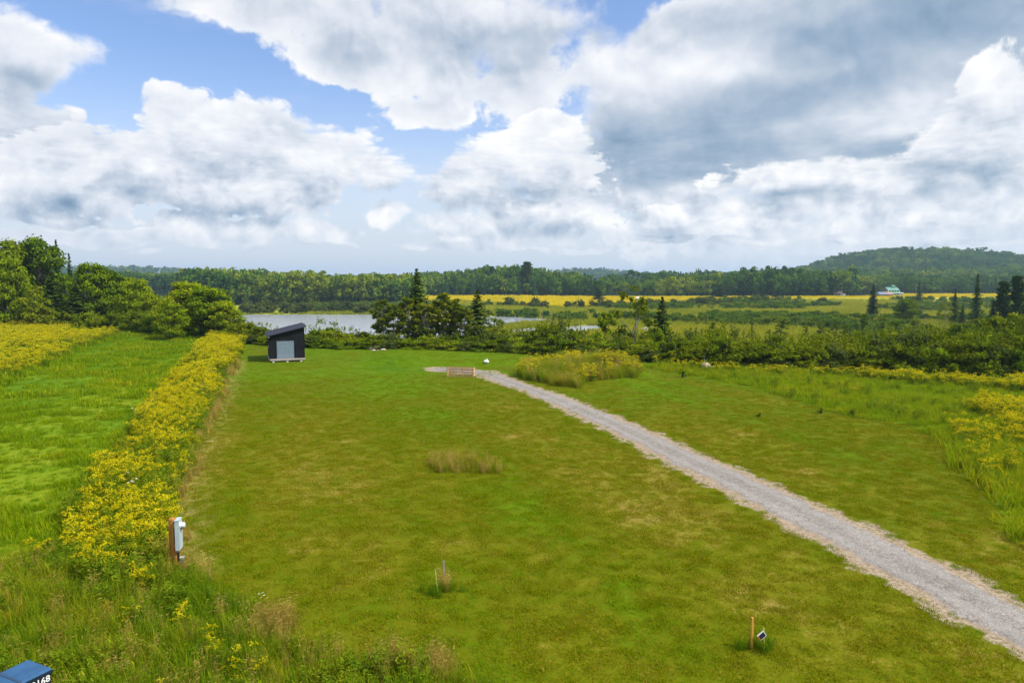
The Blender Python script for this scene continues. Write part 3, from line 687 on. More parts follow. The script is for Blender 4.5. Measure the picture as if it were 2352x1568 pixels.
    c=[gp(612,1470)[:2],gp(590,1480)[:2],gp(440,1330)[:2],gp(385,1290)[:2],gp(900,1545)[:2],gp(1010,1560)[:2],gp(640,1450)[:2]]
    P=np.vstack([q+RNG.normal(0,.22,(18,2)) for q in c]); scatter('dry_verge_tufts','dry',P,'straw-coloured tufts where the near verge meets the lawn','grass',(.7,1.05))
    # unmown tuft in the middle of the lawn
    tp=gpl([(985,1062),(1010,1050),(1090,1052),(1150,1070),(1155,1088),(1080,1090),(1000,1086)])
    P=pts_in(tp,16); a=RNG.random(len(P))<.5
    scatter('lawn_tuft','rough',P[~a],'oblong tuft of unmown grass in the middle of the lawn','grass',(.5,.8),RNG.uniform(.5,.95,(~a).sum()))
    scatter('lawn_tuft_straw','dry',P[a],'straw stems in the unmown tuft on the lawn','grass',(.5,.85))
    # weeds on the soil mound
    P=pts_in(MOUND_P,11); g=fbm(P[:,0],P[:,1],.45,101,2)
    scatter('mound_weeds','rough',P[g<.62],'tall weeds covering the soil mound beside the drive','weeds',(.9,1.5),.35+.6*fbm(P[g<.62][:,0],P[g<.62][:,1],.5,102,2))
    Q=P[(g>.56)&(RNG.random(len(P))<.32)]; scatter('mound_goldenrod','gold',Q,'yellow flowers on the soil mound beside the drive','flowers',(.9,1.25))
    Q=P[RNG.random(len(P))<.22]; scatter('mound_straw','dry',Q,'straw stems among the weeds of the soil mound','grass',(1.,1.5))
    # grass creeping over the gravel margins
    for nm,l in (('drive_edge_grass',DRIVE_L),('drive_far_edge_grass',DRIVE_R)):
        ln=resample(l,1500); nr=np.gradient(ln,axis=0); nr=np.stack([nr[:,1],-nr[:,0]],1)/np.hypot(*nr.T)[:,None]*(-1 if nm=='drive_edge_grass' else 1); P=ln+RNG.normal(0,.16,ln.shape)+nr*np.abs(RNG.normal(.42,.25,len(ln)))[:,None]; P=P[in_view(P,.1)&(fbm(P[:,0],P[:,1],.5,103,2)>.50)&~inpoly(P,DRIVE)]
        scatter(nm,'meadow',P,'green grass fringe along the near side of the gravel drive' if nm=='drive_edge_grass' else 'green grass fringe along the far side of the gravel drive','grass',(.25,.6))
    # loose stones and tufts on the drive
    def stone(seed):
        r=np.random.default_rng(seed); mb=MB(); v=np.array([[1,0,0],[0,1,0],[-1,0,0],[0,-1,0],[0,0,.8],[0,0,-.3]])*r.uniform(.6,1.3,(6,3)); mb.add(v,[[0,1,4],[1,2,4],[2,3,4],[3,0,4],[1,0,5],[2,1,5],[3,2,5],[0,3,5]]); return mb
    protos('stone',[stone(i).mesh('stone',M['gravel']) for i in range(4)])
    P=pts_in(DRIVE,26); P=P[in_view(P,.05,42)]; scatter('drive_stones','stone',P,'loose grey stones lying on the gravel drive','stones',RNG.uniform(.008,.026,len(P)),z=land(P[:,0],P[:,1])+.035)
    P=pts_in(DRIVE,.5); P=P[in_view(P,.05)&(fbm(P[:,0],P[:,1],.7,204,2)>.62)]; scatter('drive_tufts','meadow',P,'small grass tufts in the middle of the gravel drive','grass',(.2,.5))
    P=pts_in(DRIVE,1.4); P=P[P[:,1]>44]; P=P[fbm(P[:,0],P[:,1],.35,104,2)>.55]; P2=pts_in(TURN,6); P2=P2[fbm(P2[:,0],P2[:,1],.5,105,2)>.45]
    scatter('drive_weeds','meadow',np.vstack([P,P2]),'weeds growing through the gravel at the far end of the drive','weeds',(.3,.6))
    P=np.vstack([gp(a,b)[:2]+RNG.normal(0,.3,(k,2)) for a,b,k in ((335,965,6),(345,955,4),(370,935,3),(455,870,3),(270,1137,2),(460,905,3))])
    scatter('queen_anne_lace','lace',P,'white-headed wild carrot among the yellow flower strip','flowers',(.9,1.2))
ground_plants()

# ------------------------------------------------------------------ trees
def broad_tree(seed,H=10.,R=4.,cb=.12,ncl=46,nleaf=4200,ls=.30,trunk_r=.16,fill=.42,shape=.75,bare=0.,stems=1,clump=(.20,.34)):
    r=np.random.default_rng(seed); crown=MB(); wood=MB()
    t=r.uniform(0,1,ncl)**.85; hz=cb+(1-cb)*t
    env=R*np.sin(np.pi*np.clip(t*.86+.07,0,1)**shape)**.55
    rad=env*(r.uniform(0,1,ncl)**fill)*.86; an=r.uniform(0,6.283,ncl)
    cc=np.stack([rad*np.cos(an),rad*np.sin(an),hz*H*.93],1); rc=R*r.uniform(*clump,ncl)*(1-.22*t)
    cc[:,:2]+=r.normal(0,R*.05,(ncl,2))
    w=rc**2; cnt=np.maximum(6,(nleaf*w/w.sum()).astype(int))
    for i in range(ncl):
        k=cnt[i]; d=r.normal(size=(k,3)); d[:,2]=d[:,2]*.8+.35; d/=np.linalg.norm(d,axis=1,keepdims=True)
        p=cc[i]+d*(rc[i]*r.uniform(.55,1.12,k))[:,None]*[1,1,.72]
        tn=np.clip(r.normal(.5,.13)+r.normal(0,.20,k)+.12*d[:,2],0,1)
        s=ls*r.uniform(.6,1.3,k)
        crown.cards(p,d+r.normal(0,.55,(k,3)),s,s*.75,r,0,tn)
        ki=max(3,k//6); q=r.normal(size=(ki,3)); q/=np.linalg.norm(q,axis=1,keepdims=True)
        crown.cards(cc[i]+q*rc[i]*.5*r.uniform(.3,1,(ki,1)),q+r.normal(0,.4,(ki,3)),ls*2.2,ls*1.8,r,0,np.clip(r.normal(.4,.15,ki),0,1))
    for si in range(stems):
        a=r.uniform(0,6.283); off=np.array([math.cos(a),math.sin(a),0])*(0 if stems==1 else trunk_r*2.2)
        tip=off*4+np.array([r.normal(0,.25),r.normal(0,.25),H*.86]); base=off+np.array([0,0,-.6])
        p=[base,base+(tip-base)*.3+r.normal(0,.08,3),base+(tip-base)*.65+r.normal(0,.12,3),tip]
        wood.tube(p,[trunk_r*1.25,trunk_r,trunk_r*.6,trunk_r*.15],6)
    for i in r.permutation(ncl)[:int(ncl*.5)]:
        z0=max(cb*H*.6,cc[i][2]*r.uniform(.45,.75)); b=np.array([0,0,z0]); m=(b+cc[i])/2+[0,0,-.08*rc[i]]
        wood.tube([b,m,cc[i]],[trunk_r*.45,trunk_r*.28,trunk_r*.06],4,cap=False)
    return crown,wood
def conifer(seed,H=12.,R=2.2,nw=26,per=8,q=13,ls=.34,start=.06,droop=.25,taper=.95,ragged=.22,trunk_r=.16):
    r=np.random.default_rng(seed); crown=MB(); wood=MB()
    C_=[];N_=[];U_=[];T_=[];S_=[]
    for w in range(nw):
        t=start+(1-start)*(w/(nw-1))**.95; L=R*(1-t)**taper+.06
        k=per if t<.8 else 5
        a0=r.uniform(0,6.283)
        for b in range(k):
            an=a0+b*6.283/k+r.normal(0,.2); Lb=L*r.uniform(1-ragged*1.6,1+ragged); z=t*H+r.normal(0,.1)
            n=max(3,int(q*(.35+.65*Lb/R))); u=(np.arange(n)+r.uniform(0,1,n))/n
            dirn=np.array([math.cos(an),math.sin(an),0]); side=np.array([-math.sin(an),math.cos(an),0])
            p=dirn*(Lb*u)[:,None]+np.array([0,0,1])*(z-droop*Lb*u**1.4+.10*Lb*u**3)[:,None]+side*(r.normal(0,.16,n)*Lb*(1-.5*u))[:,None]
            p[:,2]-=np.abs(r.normal(0,.10,n))
            C_.append(p); N_.append(np.array([0,0,1.])+dirn*.35+r.normal(0,.45,(n,3))); U_.append(np.tile(side,(n,1))+r.normal(0,.35,(n,3)))
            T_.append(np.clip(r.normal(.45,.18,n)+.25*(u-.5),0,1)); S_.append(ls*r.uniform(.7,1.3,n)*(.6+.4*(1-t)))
    c=np.vstack(C_); S=np.concatenate(S_)
    crown.cards(c,np.vstack(N_),S*.7,S*1.5,r,0,np.concatenate(T_),up=np.vstack(U_))
    top=np.array([[0,0,H*.985]]); crown.cards(top,np.array([[1.,0,0]]),.12,.5,r,0,.5,up=np.array([[1.,.1,0.]])); crown.cards(top,np.array([[0,1.,0]]),.12,.5,r,0,.5,up=np.array([[.1,1.,0.]]))
    wood.tube([[0,0,-.6],[0,0,H*.4],[0,0,H*.97]],[trunk_r*1.2,trunk_r*.75,.02],6)
    return crown,wood
def pine(seed,H=20.,R=4.5):
    r=np.random.default_rng(seed); crown=MB(); wood=MB()
    wood.tube([[0,0,-.6],[.1,0,H*.5],[0,.1,H*.95]],[.35,.25,.05],6)
    for w in range(13):
        t=.30+.70*w/12; L=R*(1.05-t)**.6*r.uniform(.7,1.2)
        for b in range(r.integers(3,6)):
            an=r.uniform(0,6.283); Lb=L*r.uniform(.5,1.1); d=np.array([math.cos(an),math.sin(an),0]); e=np.array([0,0,t*H])+d*Lb+[0,0,Lb*.18]
            wood.tube([[0,0,t*H-.2],e*.5+np.array([0,0,t*H])*.5-[0,0,.1],e],[.07,.05,.02],4,cap=False)
            k=64; u=r.uniform(.3,1.1,k); p=np.array([0,0,t*H])+d*(Lb*u)[:,None]+np.array([0,0,1])*(Lb*.18*u+r.normal(0,.28,k))[:,None]+r.normal(0,.5,(k,3))*[1,1,.3]
            crown.cards(p,r.normal(0,.6,(k,3))+[0,0,1],.6,1.0,r,0,np.clip(r.normal(.5,.2,k),0,1))
    return crown,wood
def shrub(seed,H=4.,R=2.2,ncl=24,nleaf=2300,ls=.24,stems=5):
    r=np.random.default_rng(seed); crown=MB(); wood=MB()
    an=r.uniform(0,6.283,ncl); t=r.uniform(0,1,ncl); rad=R*np.sqrt(1-(t*.9)**2)*r.uniform(.25,.85,ncl); cc=np.stack([rad*np.cos(an),rad*np.sin(an),.12*H+t*H*.72],1); rc=R*r.uniform(.26,.42,ncl)*(1-.3*t)
    cnt=np.maximum(8,(nleaf*rc**2/(rc**2).sum()).astype(int))
    for i in range(ncl):
        k=cnt[i]; d=r.normal(size=(k,3)); d[:,2]=d[:,2]*.8+.35; d/=np.linalg.norm(d,axis=1,keepdims=True)
        p=cc[i]+d*(rc[i]*r.uniform(.5,1.18,k))[:,None]*[1,1,.85]; p[:,2]=np.maximum(p[:,2],.02)
        ki=max(3,k//5); q=r.normal(size=(ki,3)); q/=np.linalg.norm(q,axis=1,keepdims=True)
        crown.cards(cc[i]+q*rc[i]*.55*r.uniform(.2,1,(ki,1)),q+r.normal(0,.4,(ki,3)),ls*2.4,ls*2.,r,0,np.clip(r.normal(.4,.15,ki),0,1))
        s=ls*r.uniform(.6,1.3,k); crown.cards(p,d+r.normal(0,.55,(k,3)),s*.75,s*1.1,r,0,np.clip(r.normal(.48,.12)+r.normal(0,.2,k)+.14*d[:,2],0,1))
    # whippy leading shoots break the outline
    for j in range(9):
        a=r.uniform(0,6.283); q=R*r.uniform(.1,.8); b=np.array([q*math.cos(a),q*math.sin(a),H*(.93-.35*(q/R)**2)]); k=12; u=r.uniform(0,1,k)
        crown.cards(b+np.array([math.cos(a)*.2,math.sin(a)*.2,H*.16])*u[:,None]+r.normal(0,.07,(k,3)),r.normal(size=(k,3)),ls*.6,ls*.9,r,0,np.clip(r.normal(.6,.2,k),0,1))
    for i in range(stems):
        a=r.uniform(0,6.283); q=R*r.uniform(.2,.6); wood.tube([[.1*math.cos(a),.1*math.sin(a),-.5],[q*.5*math.cos(a),q*.5*math.sin(a),H*.35],[q*math.cos(a),q*math.sin(a),H*.78]],[.06,.045,.012],5,cap=False)
    return crown,wood
KIND={}
def kind(key,pairs,leaf,wood,H,R,nm):
    KIND[key]=dict(m=[(c.mesh(nm+'_crown',M[leaf]),w.mesh(nm+'_trunk',M[wood])) for c,w in pairs],H=H,R=R,name=nm)
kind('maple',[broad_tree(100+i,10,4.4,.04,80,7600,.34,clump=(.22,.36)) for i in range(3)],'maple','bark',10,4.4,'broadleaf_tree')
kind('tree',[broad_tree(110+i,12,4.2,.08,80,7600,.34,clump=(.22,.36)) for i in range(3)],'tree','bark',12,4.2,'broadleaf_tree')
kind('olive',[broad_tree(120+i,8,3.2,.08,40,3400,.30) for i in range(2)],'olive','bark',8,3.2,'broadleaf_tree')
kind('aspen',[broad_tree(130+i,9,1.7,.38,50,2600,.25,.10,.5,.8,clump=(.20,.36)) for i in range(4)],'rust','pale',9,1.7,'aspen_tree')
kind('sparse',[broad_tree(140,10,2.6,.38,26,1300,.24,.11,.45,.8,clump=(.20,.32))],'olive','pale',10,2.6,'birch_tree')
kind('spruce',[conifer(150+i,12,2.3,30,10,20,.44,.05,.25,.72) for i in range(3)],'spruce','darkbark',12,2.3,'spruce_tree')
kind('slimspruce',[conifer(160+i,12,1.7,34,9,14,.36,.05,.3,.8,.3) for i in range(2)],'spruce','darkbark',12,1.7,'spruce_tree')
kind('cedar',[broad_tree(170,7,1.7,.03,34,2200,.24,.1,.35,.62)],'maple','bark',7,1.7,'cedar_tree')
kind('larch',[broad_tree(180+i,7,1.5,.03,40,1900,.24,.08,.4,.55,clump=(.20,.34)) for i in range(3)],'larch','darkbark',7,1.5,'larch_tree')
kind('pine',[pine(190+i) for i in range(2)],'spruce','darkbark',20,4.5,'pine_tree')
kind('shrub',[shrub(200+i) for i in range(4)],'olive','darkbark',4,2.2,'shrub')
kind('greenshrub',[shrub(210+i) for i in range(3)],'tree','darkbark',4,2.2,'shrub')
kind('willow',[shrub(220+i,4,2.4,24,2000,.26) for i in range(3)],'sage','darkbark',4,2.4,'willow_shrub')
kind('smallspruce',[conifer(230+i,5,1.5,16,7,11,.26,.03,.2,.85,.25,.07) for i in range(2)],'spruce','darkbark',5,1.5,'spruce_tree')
_rt=random.Random(11)
def plant(key,x,y,H,R,label,cat,group=None,z=None,v=None):
    k=KIND[key]; c,w=k['m'][_rt.randrange(len(k['m'])) if v is None else v%len(k['m'])]
    z=landz(x,y) if z is None else z
    root=thing(k['name'],label,cat,(x,y,z-.02),_rt.uniform(0,6.28),group)
    root.scale=(R/k['R'],R/k['R'],H/k['H'])
    obj('trunk' if cat=='tree' else 'stem',w,root); obj('crown',c,root)
    return root
def vtree(key,px,y,top,R,label,cat='tree',group=None,v=None):
    """a plant in picture column px at depth y whose top reaches picture row top"""
    x=at_depth(px,y); z=landz(x,y); d=ray(px,top); ztop=CAM_Z+d[2]*y/d[1]
    return plant(key,x,y,max(1.2,ztop-z),R,label,cat,group,z,v)
ORD=['first','second','third','fourth','fifth','sixth','seventh','eighth','ninth','tenth','eleventh','twelfth','thirteenth','fourteenth','fifteenth','sixteenth','seventeenth','eighteenth','nineteenth','twentieth']
def ordn(i):
    if i<20: return ORD[i]
    t=['twenty','thirty','forty','fifty','sixty','seventy','eighty','ninety'][(i+1)//10-2]; u=(i+1)%10
    return (t[:-1]+'ieth') if u==0 else t+'-'+ORD[u-1]
# --- the wood at the far left
G='trees of the left wood'
for a in [('tree',20,141,541,6.8,'tall dark broadleaf tree at the left picture edge, crown above the wood'),
 ('tree',92,143,533,6.2,'tallest broadleaf tree of the left wood, rounded dark crown'),
 ('slimspruce',133,152,553,2.3,'dark spruce tip standing beside the tallest tree of the left wood'),
 ('slimspruce',161,152,583,2.2,'shorter dark spruce tip right of the taller one in the left wood'),
 ('maple',18,131,592,4.6,'bright green tree low in front at the left picture edge'),
 ('tree',-40,134,560,6.5,'broadleaf tree of the left wood cut by the picture edge'),
 ('olive',76,126,655,3.4,'olive green tree standing forward of the left wood'),
 ('spruce',172,131,652,3.3,'broad dark spruce low in front of the left wood'),
 ('spruce',118,134,628,3.2,'dark spruce between the olive tree and the broad spruce of the left wood'),
 ('maple',212,135,603,4.9,'large bright green maple right of the broad dark spruce'),
 ('tree',250,138,613,4.4,'dark broadleaf tree just right of the large bright maple'),
 ('maple',310,129,640,4.3,'bright green maple in the dip before the far blue hills'),
 ('maple',345,124,672,3.6,'low leaning maple between the dip and the round tree'),
 ('maple',432,110,646,4.9,'large round green tree left of the lake, tallest beside the flower strip'),
 ('maple',478,108,657,4.5,'round green tree forming the right shoulder of the lakeside clump'),
 ('maple',516,106,690,3.2,'low green tree at the right end of the lakeside clump'),
 ('maple',394,102,697,2.4,'small bright tree standing in front of the round lakeside tree'),
 ('tree',455,116,668,4.2,'dark green tree behind the round lakeside clump'),
 ('tree',55,148,566,6.,'broadleaf tree filling the left wood below the tallest crown'),
 ('tree',285,142,632,4.4,'dark tree behind the bright maples at the end of the left wood')]:
    vtree(*a,group=G)
r_=random.Random(3)
for i,px in enumerate(range(-60,575,26)):
    y=edge_y(at_depth(px,120)); x=at_depth(px,y+1.5); y=float(edge_y(x))+r_.uniform(.6,2.4)
    vtree(['shrub','greenshrub','shrub'][i%3],px+r_.uniform(-6,6),y,645+CAM_Z*F/y-r_.uniform(30,62)*100/y,r_.uniform(1.6,2.4),'%s bush from the left along the foot of the left wood'%ordn(i),'shrub','bushes at the foot of the left wood')
# --- trees at the lawn's far edge
G='trees at the far edge of the lawn'
for a in [('spruce',957,100,617,3.0,'tallest dark spruce rising from the clump right of the shed'),
 ('spruce',1096,96,668,3.1,'broad dark spruce at the right end of the clump by the lake'),
 ('aspen',878,95,678,1.9,'leftmost rusty aspen of the lakeside clump'),
 ('aspen',905,97,692,1.6,'second rusty aspen from the left in the lakeside clump'),
 ('aspen',936,94,676,1.8,'rusty aspen just left of the tall spruce'),
 ('aspen',975,93,690,1.7,'rusty aspen in front of the tall spruce'),
 ('aspen',1016,94,664,2.1,'tallest rusty aspen with pale twin trunk right of the spruce'),
 ('aspen',1045,95,676,1.8,'rusty aspen right of the tallest aspen'),
 ('aspen',1066,93,698,1.6,'low rusty aspen left of the broad dark spruce'),
 ('aspen',1000,98,688,1.7,'rusty aspen between the tall spruce and the tallest aspen'),
 ('smallspruce',1040,90.5,765,1.2,'small dark spruce under the rusty aspens'),
 ('smallspruce',968,91.5,735,2.2,'low dark spruce at the foot of the tall spruce'),
 ('sparse',1130,93,712,2.4,'light leaning birch right of the broad dark spruce'),
 ('cedar',1393,90,708,1.9,'bright green pointed cedar above the dark bushes'),
 ('sparse',1455,91,645,3.1,'thin open-crowned birch standing above the dark bushes'),
 ('spruce',1522,83,684,2.3,'pointed dark spruce standing right of the open birch'),
 ('greenshrub',1515,79,748,1.6,'yellowish young tree at the foot of the pointed spruce'),
 ('sparse',1645,100,733,1.8,'small sparse tree in the bog right of the pointed spruce')]:
    vtree(*a,cat='tree',group=G)
# --- hedge of bushes along the edge
TOPX=[560,580,620,700,740,770,800,850,900,1000,1080,1130,1200,1260,1300,1350,1450,1550,1650,1700,1800,1900,2000,2100,2200,2300,2400]
TOPY=[738,734,752,752,738,748,752,768,766,772,768,752,768,744,752,772,788,784,764,776,784,776,782,770,772,764,762]
front=[];
for row,(off,step) in enumerate(((1.6,25),(4.6,27),(8.5,29))):
    px=556+row*9
    while px<2440:
        x0=at_depth(px,85); y=float(edge_y(x0)); x0=at_depth(px,y+off); y=float(edge_y(x0))+off+r_.uniform(-.8,.8)
        top=np.interp(px,TOPX,TOPY)+(9 if px<860 else -5 if px>1450 else 0)+(20 if row==0 else 4 if row==1 else -4)+r_.uniform(-10,10)
        front.append((px,row,y,top)); px+=step*r_.uniform(.8,1.25)
cnt=[0,0,0]
for px,row,y,top in front:
    kk=['shrub','shrub','greenshrub','willow','shrub','greenshrub'][r_.randrange(6)]
    if px>1450: kk=['shrub','shrub','shrub','greenshrub','willow'][r_.randrange(5)]
    lab='%s bush from the left in the %s row of the thicket behind the lawn'%(ordn(cnt[row]),['front','middle','back'][row]); cnt[row]+=1
    vtree(kk,px,y,top,r_.uniform(1.9,2.8) if row else r_.uniform(1.5,2.2),lab,'shrub','bushes of the thicket behind the lawn')
for i,(px,y0,top) in enumerate(((1068,87,792),(1097,86.2,800),(1230,80,812),(2085,62.5,850),(1905,66,846),(1690,72,830),(890,90,788))):
    vtree('greenshrub' if i%2 else 'willow',px,float(edge_y(at_depth(px,y0)))-.1,top,1.0,'%s small light bush from the left in front of the thicket'%ordn(i if i<2 else i),'shrub','small bushes before the thicket')
# --- bog trees right of the lake
G='trees scattered over the bog'
for a in [('spruce',2007,268,654,2.9,'dark spruce in front of the green-roofed farmhouse'),('tree',2087,225,683,4.2,'round dark tree right of the farmhouse spruce'),
 ('slimspruce',2113,430,646,3.4,'slim dark spruce on the pale field right of the farm'),('slimspruce',2196,232,662,2.2,'slim spruce left of the tall right-hand spruce'),
 ('slimspruce',2246,222,630,2.7,'tallest spruce near the right picture edge'),('slimspruce',2215,226,700,1.7,'low dark spruce between two tall ones at right'),
 ('pine',2308,170,652,3.2,'broad dark pine near the right picture edge'),('pine',2338,172,640,3.2,'ragged pine crown at the right picture edge'),
 ('spruce',2285,175,690,2.,'low dark spruce left of the broad pine'),
 ('olive',2330,104,712,5.2,'wide yellow-green birch clump at the right picture edge'),('olive',2262,108,724,4.2,'wide yellow-green tree left of the birch clump at right'),('maple',2160,112,752,2.5,'bright green young tree in the right-hand thicket'),
 ('olive',2292,86,718,4.6,'full yellow-green tree low before the right-hand pines'),('tree',2226,90,738,3.8,'mid green rounded tree at the left end of the right-hand clump'),('olive',2356,82,706,5.,'tall leafy tree right at the right picture edge'),('tree',2178,94,754,3.2,'small rounded green tree beside the young bright one'),
 ('olive',2390,100,716,5.,'yellow-green tree cut by the right picture edge'),('sparse',2178,205,685,2.4,'sparse grey tree left of the slim spruce at right'),
 ('smallspruce',1730,165,744,1.7,'small dark spruce alone in the yellow bog'),('larch',1797,168,728,2.3,'broad soft larch right of the small bog spruce'),
 ('larch',1890,172,735,1.4,'small larch in the middle of the bog'),('larch',1945,160,742,1.6,'larch before the round tree in the bog'),
 ('larch',1985,175,718,2.1,'taller larch below the farmhouse spruce'),('larch',2030,165,724,2.,'larch right below the farmhouse'),('larch',2062,160,732,1.9,'larch under the round dark tree'),
 ('larch',2110,158,728,2.1,'larch right of the round dark tree'),('larch',2140,150,740,1.9,'rightmost larch of the bog group'),('larch',1925,170,732,1.3,'slim larch beside the middle bog larch'),('larch',1855,168,742,1.,'tiny larch in the yellow bog'),
 ('greenshrub',1300,100,742,2.6,'tall pale bush by the creek pool'),
 ('spruce',1375,470,661,5.5,'dark round-shouldered conifer in the far yellow field'),('spruce',1655,500,653,6.2,'dark conifer at the edge of the far yellow field'),('spruce',1752,490,668,5.4,'broad dark conifer right in the far yellow field'),
 ('larch',1708,480,678,3.2,'light larch between two dark conifers of the far field'),('spruce',1735,495,676,5.,'low dark conifer of the far field group'),('spruce',1783,500,674,5.,'low wide conifer right end of the far field group'),
 ('pine',1210,560,604,8.5,'lone tall pine rising over the far ridge'),('slimspruce',2190,640,662,2.5,'far thin dead-looking spruce by the pale field')]:
    vtree(*a,cat='tree',group=G)
for i in range(46):
    px=r_.uniform(1880,2400); y=r_.uniform(75,135); x=at_depth(px,y)
    if y<edge_y(x)+12: y=float(edge_y(x))+12+r_.uniform(0,30)
    x=at_depth(px,y); s=y-edge_y(x)
    vtree(['shrub','greenshrub','larch','willow'][i%4],px,y,np.interp(px,[1880,2100,2400],[790,770,748])+r_.uniform(-8,14)-(s-12)*.4,r_.uniform(1.7,2.6),'%s leafy bush counted through the depth of the right-hand thicket'%ordn(i),'shrub','bushes deep in the right-hand thicket')
_wx=sorted(r_.uniform(560,900) for _ in range(30))+sorted(r_.uniform(1150,1950) for _ in range(34))
for i in range(64):
    px=_wx[i]; y=r_.uniform(312,372) if i<30 else np.interp(px,[1150,1300,1500,1950],[392,366,400,455])+r_.uniform(-14,6)
    if i<30 and r_.random()<.5: y=r_.uniform(306,322)
    x=at_depth(px,y); plant('willow',x,y,r_.uniform(3.2,5.8),r_.uniform(2.8,5.),'%s grey-green willow from the left on the far lake shore'%ordn(i) if i<30 else '%s willow from the left below the far yellow field'%ordn(i-30),'shrub','willows on the far lake shore' if i<30 else 'willows below the far yellow field')

# ---- far woods: instances of coarse crowns, too many and too far to count
def far_crown(seed,con=False):
    r=np.random.default_rng(seed); mb=MB()
    if con:
        for i in range(150):
            t=r.uniform(0,1)**1.15; R=2.6*(1-t)**.85+.15; a=r.uniform(0,6.283); q=R*r.uniform(.55,1.); mb_c=np.array([[q*math.cos(a),q*math.sin(a),1.+t*14]])
            mb.cards(mb_c,np.array([[math.cos(a),math.sin(a),.9]])+r.normal(0,.4,(1,3)),.9,1.5,r,0,np.clip(r.normal(.45,.2),0,1))
    else:
        n=15; cc=np.stack([r.normal(0,1.9,n),r.normal(0,1.9,n),r.uniform(4.,12.3,n)],1); cc[:,:2]*=(1.15-((cc[:,2:]-8)/6)**2*.7)
        for i in range(n):
            k=17; d=r.normal(size=(k,3)); d[:,2]=d[:,2]*.8+.4; d/=np.linalg.norm(d,axis=1,keepdims=True); s=r.uniform(.9,1.6,k)
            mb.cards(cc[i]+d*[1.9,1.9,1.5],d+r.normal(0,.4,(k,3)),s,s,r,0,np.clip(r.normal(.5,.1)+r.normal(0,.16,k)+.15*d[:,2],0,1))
        mb.tube([[0,0,-1],[0,0,9]],[.2,.1],4,cap=False)
    return mb
protos('far_leaf',[far_crown(300+i).mesh('far_leaf',M['farleaf']) for i in range(5)])
protos('far_pine',[far_crown(310+i,True).mesh('far_pine',M['farneedle']) for i in range(4)])
def wood(name,px,depth,n,label,pine_frac,scale,dens_n=None,tintc=.5,extra=None,yfun=None):
    """trees between picture columns px and depths depth"""
    a=RNG.uniform((px[0]-1176)/F,(px[1]-1176)/F,n); y=np.sqrt(RNG.uniform(depth[0]**2,depth[1]**2,n)); x=a*y
    if yfun is not None: k=y>yfun(a); x,y,a=x[k],y[k],a[k]
    if extra is not None: k=extra(a,y); x,y,a=x[k],y[k],a[k]
    P=np.stack([x,y],1); m=RNG.random(len(P))<pine_frac*2*sstep(.3,.7,fbm(x,y,.02,55,2))
    t=np.clip(tintc+1.2*(fbm(x,y,.016,56,2)-.5)+RNG.normal(0,.24,len(P)),0,1)
    sw=(.68+.64*fbm(x,y,.010,57,2)) if depth[0]<1000 else np.ones(len(P)); sw=RNG.uniform(*scale,len(P))*sw
    scatter(name,'far_leaf',P[~m],label,'wood',sw[~m],t[~m],tilt=.03)
    scatter(name+'_conifers','far_pine',P[m],label+', its dark conifers','wood',sw[m]*.86,t[m]*.8,tilt=.02)
wood('lakeside_wood',(430,965),(418,600),1700,'mixed green wood beyond the lake',.10,(.65,1.4),tintc=.74)
wood('ridge_wood',(930,1385),(534,700),1100,'dark pine wood on the low ridge behind the yellow field',.30,(.75,1.25),tintc=.42,extra=lambda a,y:(a<.105)|(y<600))
wood('valley_wood',(1385,1960),(540,800),1700,'green wood behind the far yellow fields',.12,(.7,1.35),tintc=.52,extra=lambda a,y:(a>.195)|(RNG.random(len(a))<.25))
wood('farm_wood',(1900,2700),(628,900),1700,'green wood behind the farm',.10,(.85,1.2),tintc=.50)
wood('left_valley_wood',(-300,460),(600,900),900,'distant wood seen over the left dip',.12,(.85,1.2),tintc=.4)
wood('hill_wood',(1600,2800),(880,1700),9000,'wooded round hill on the right horizon',.05,(.8,1.5),tintc=.36)
wood('mid_wood',(-300,1700),(800,1900),5000,'distant woods between ridge and blue hills',.10,(.8,1.1),tintc=.42,extra=lambda a,y:~(((a>.115)&(a<.205))|((a>-.62)&(a<-.40)&(y>1300))))
wood('far_hill_wood',(-400,2800),(1900,3700),14000,'blue wooded hills along the horizon',.0,(1.2,1.7),tintc=.40)
# single trees standing out of the far skyline
for i,(px,y,top,k) in enumerate(((1575,640,628,'tree'),(1612,650,627,'pine'),(1703,660,623,'pine'),(1728,665,622,'slimspruce'),(1763,670,613,'pine'),(1800,680,613,'pine'),(1838,700,620,'slimspruce'),(1078,590,625,'pine'),(1130,590,614,'pine'),(1165,592,621,'pine'),(1048,570,630,'slimspruce'),(645,470,628,'slimspruce'),(720,480,632,'slimspruce'),(560,520,636,'slimspruce'),(583,520,634,'slimspruce'),(1285,600,628,'tree'))):
    vtree(k,px,y,top,5.2 if k!='slimspruce' else 3.,'%s tree from the left breaking the far skyline'%ordn(sorted([1575,1612,1703,1728,1763,1800,1838,1078,1130,1165,1048,645,720,560,583,1285]).index(px)),'tree','trees breaking the far skyline')
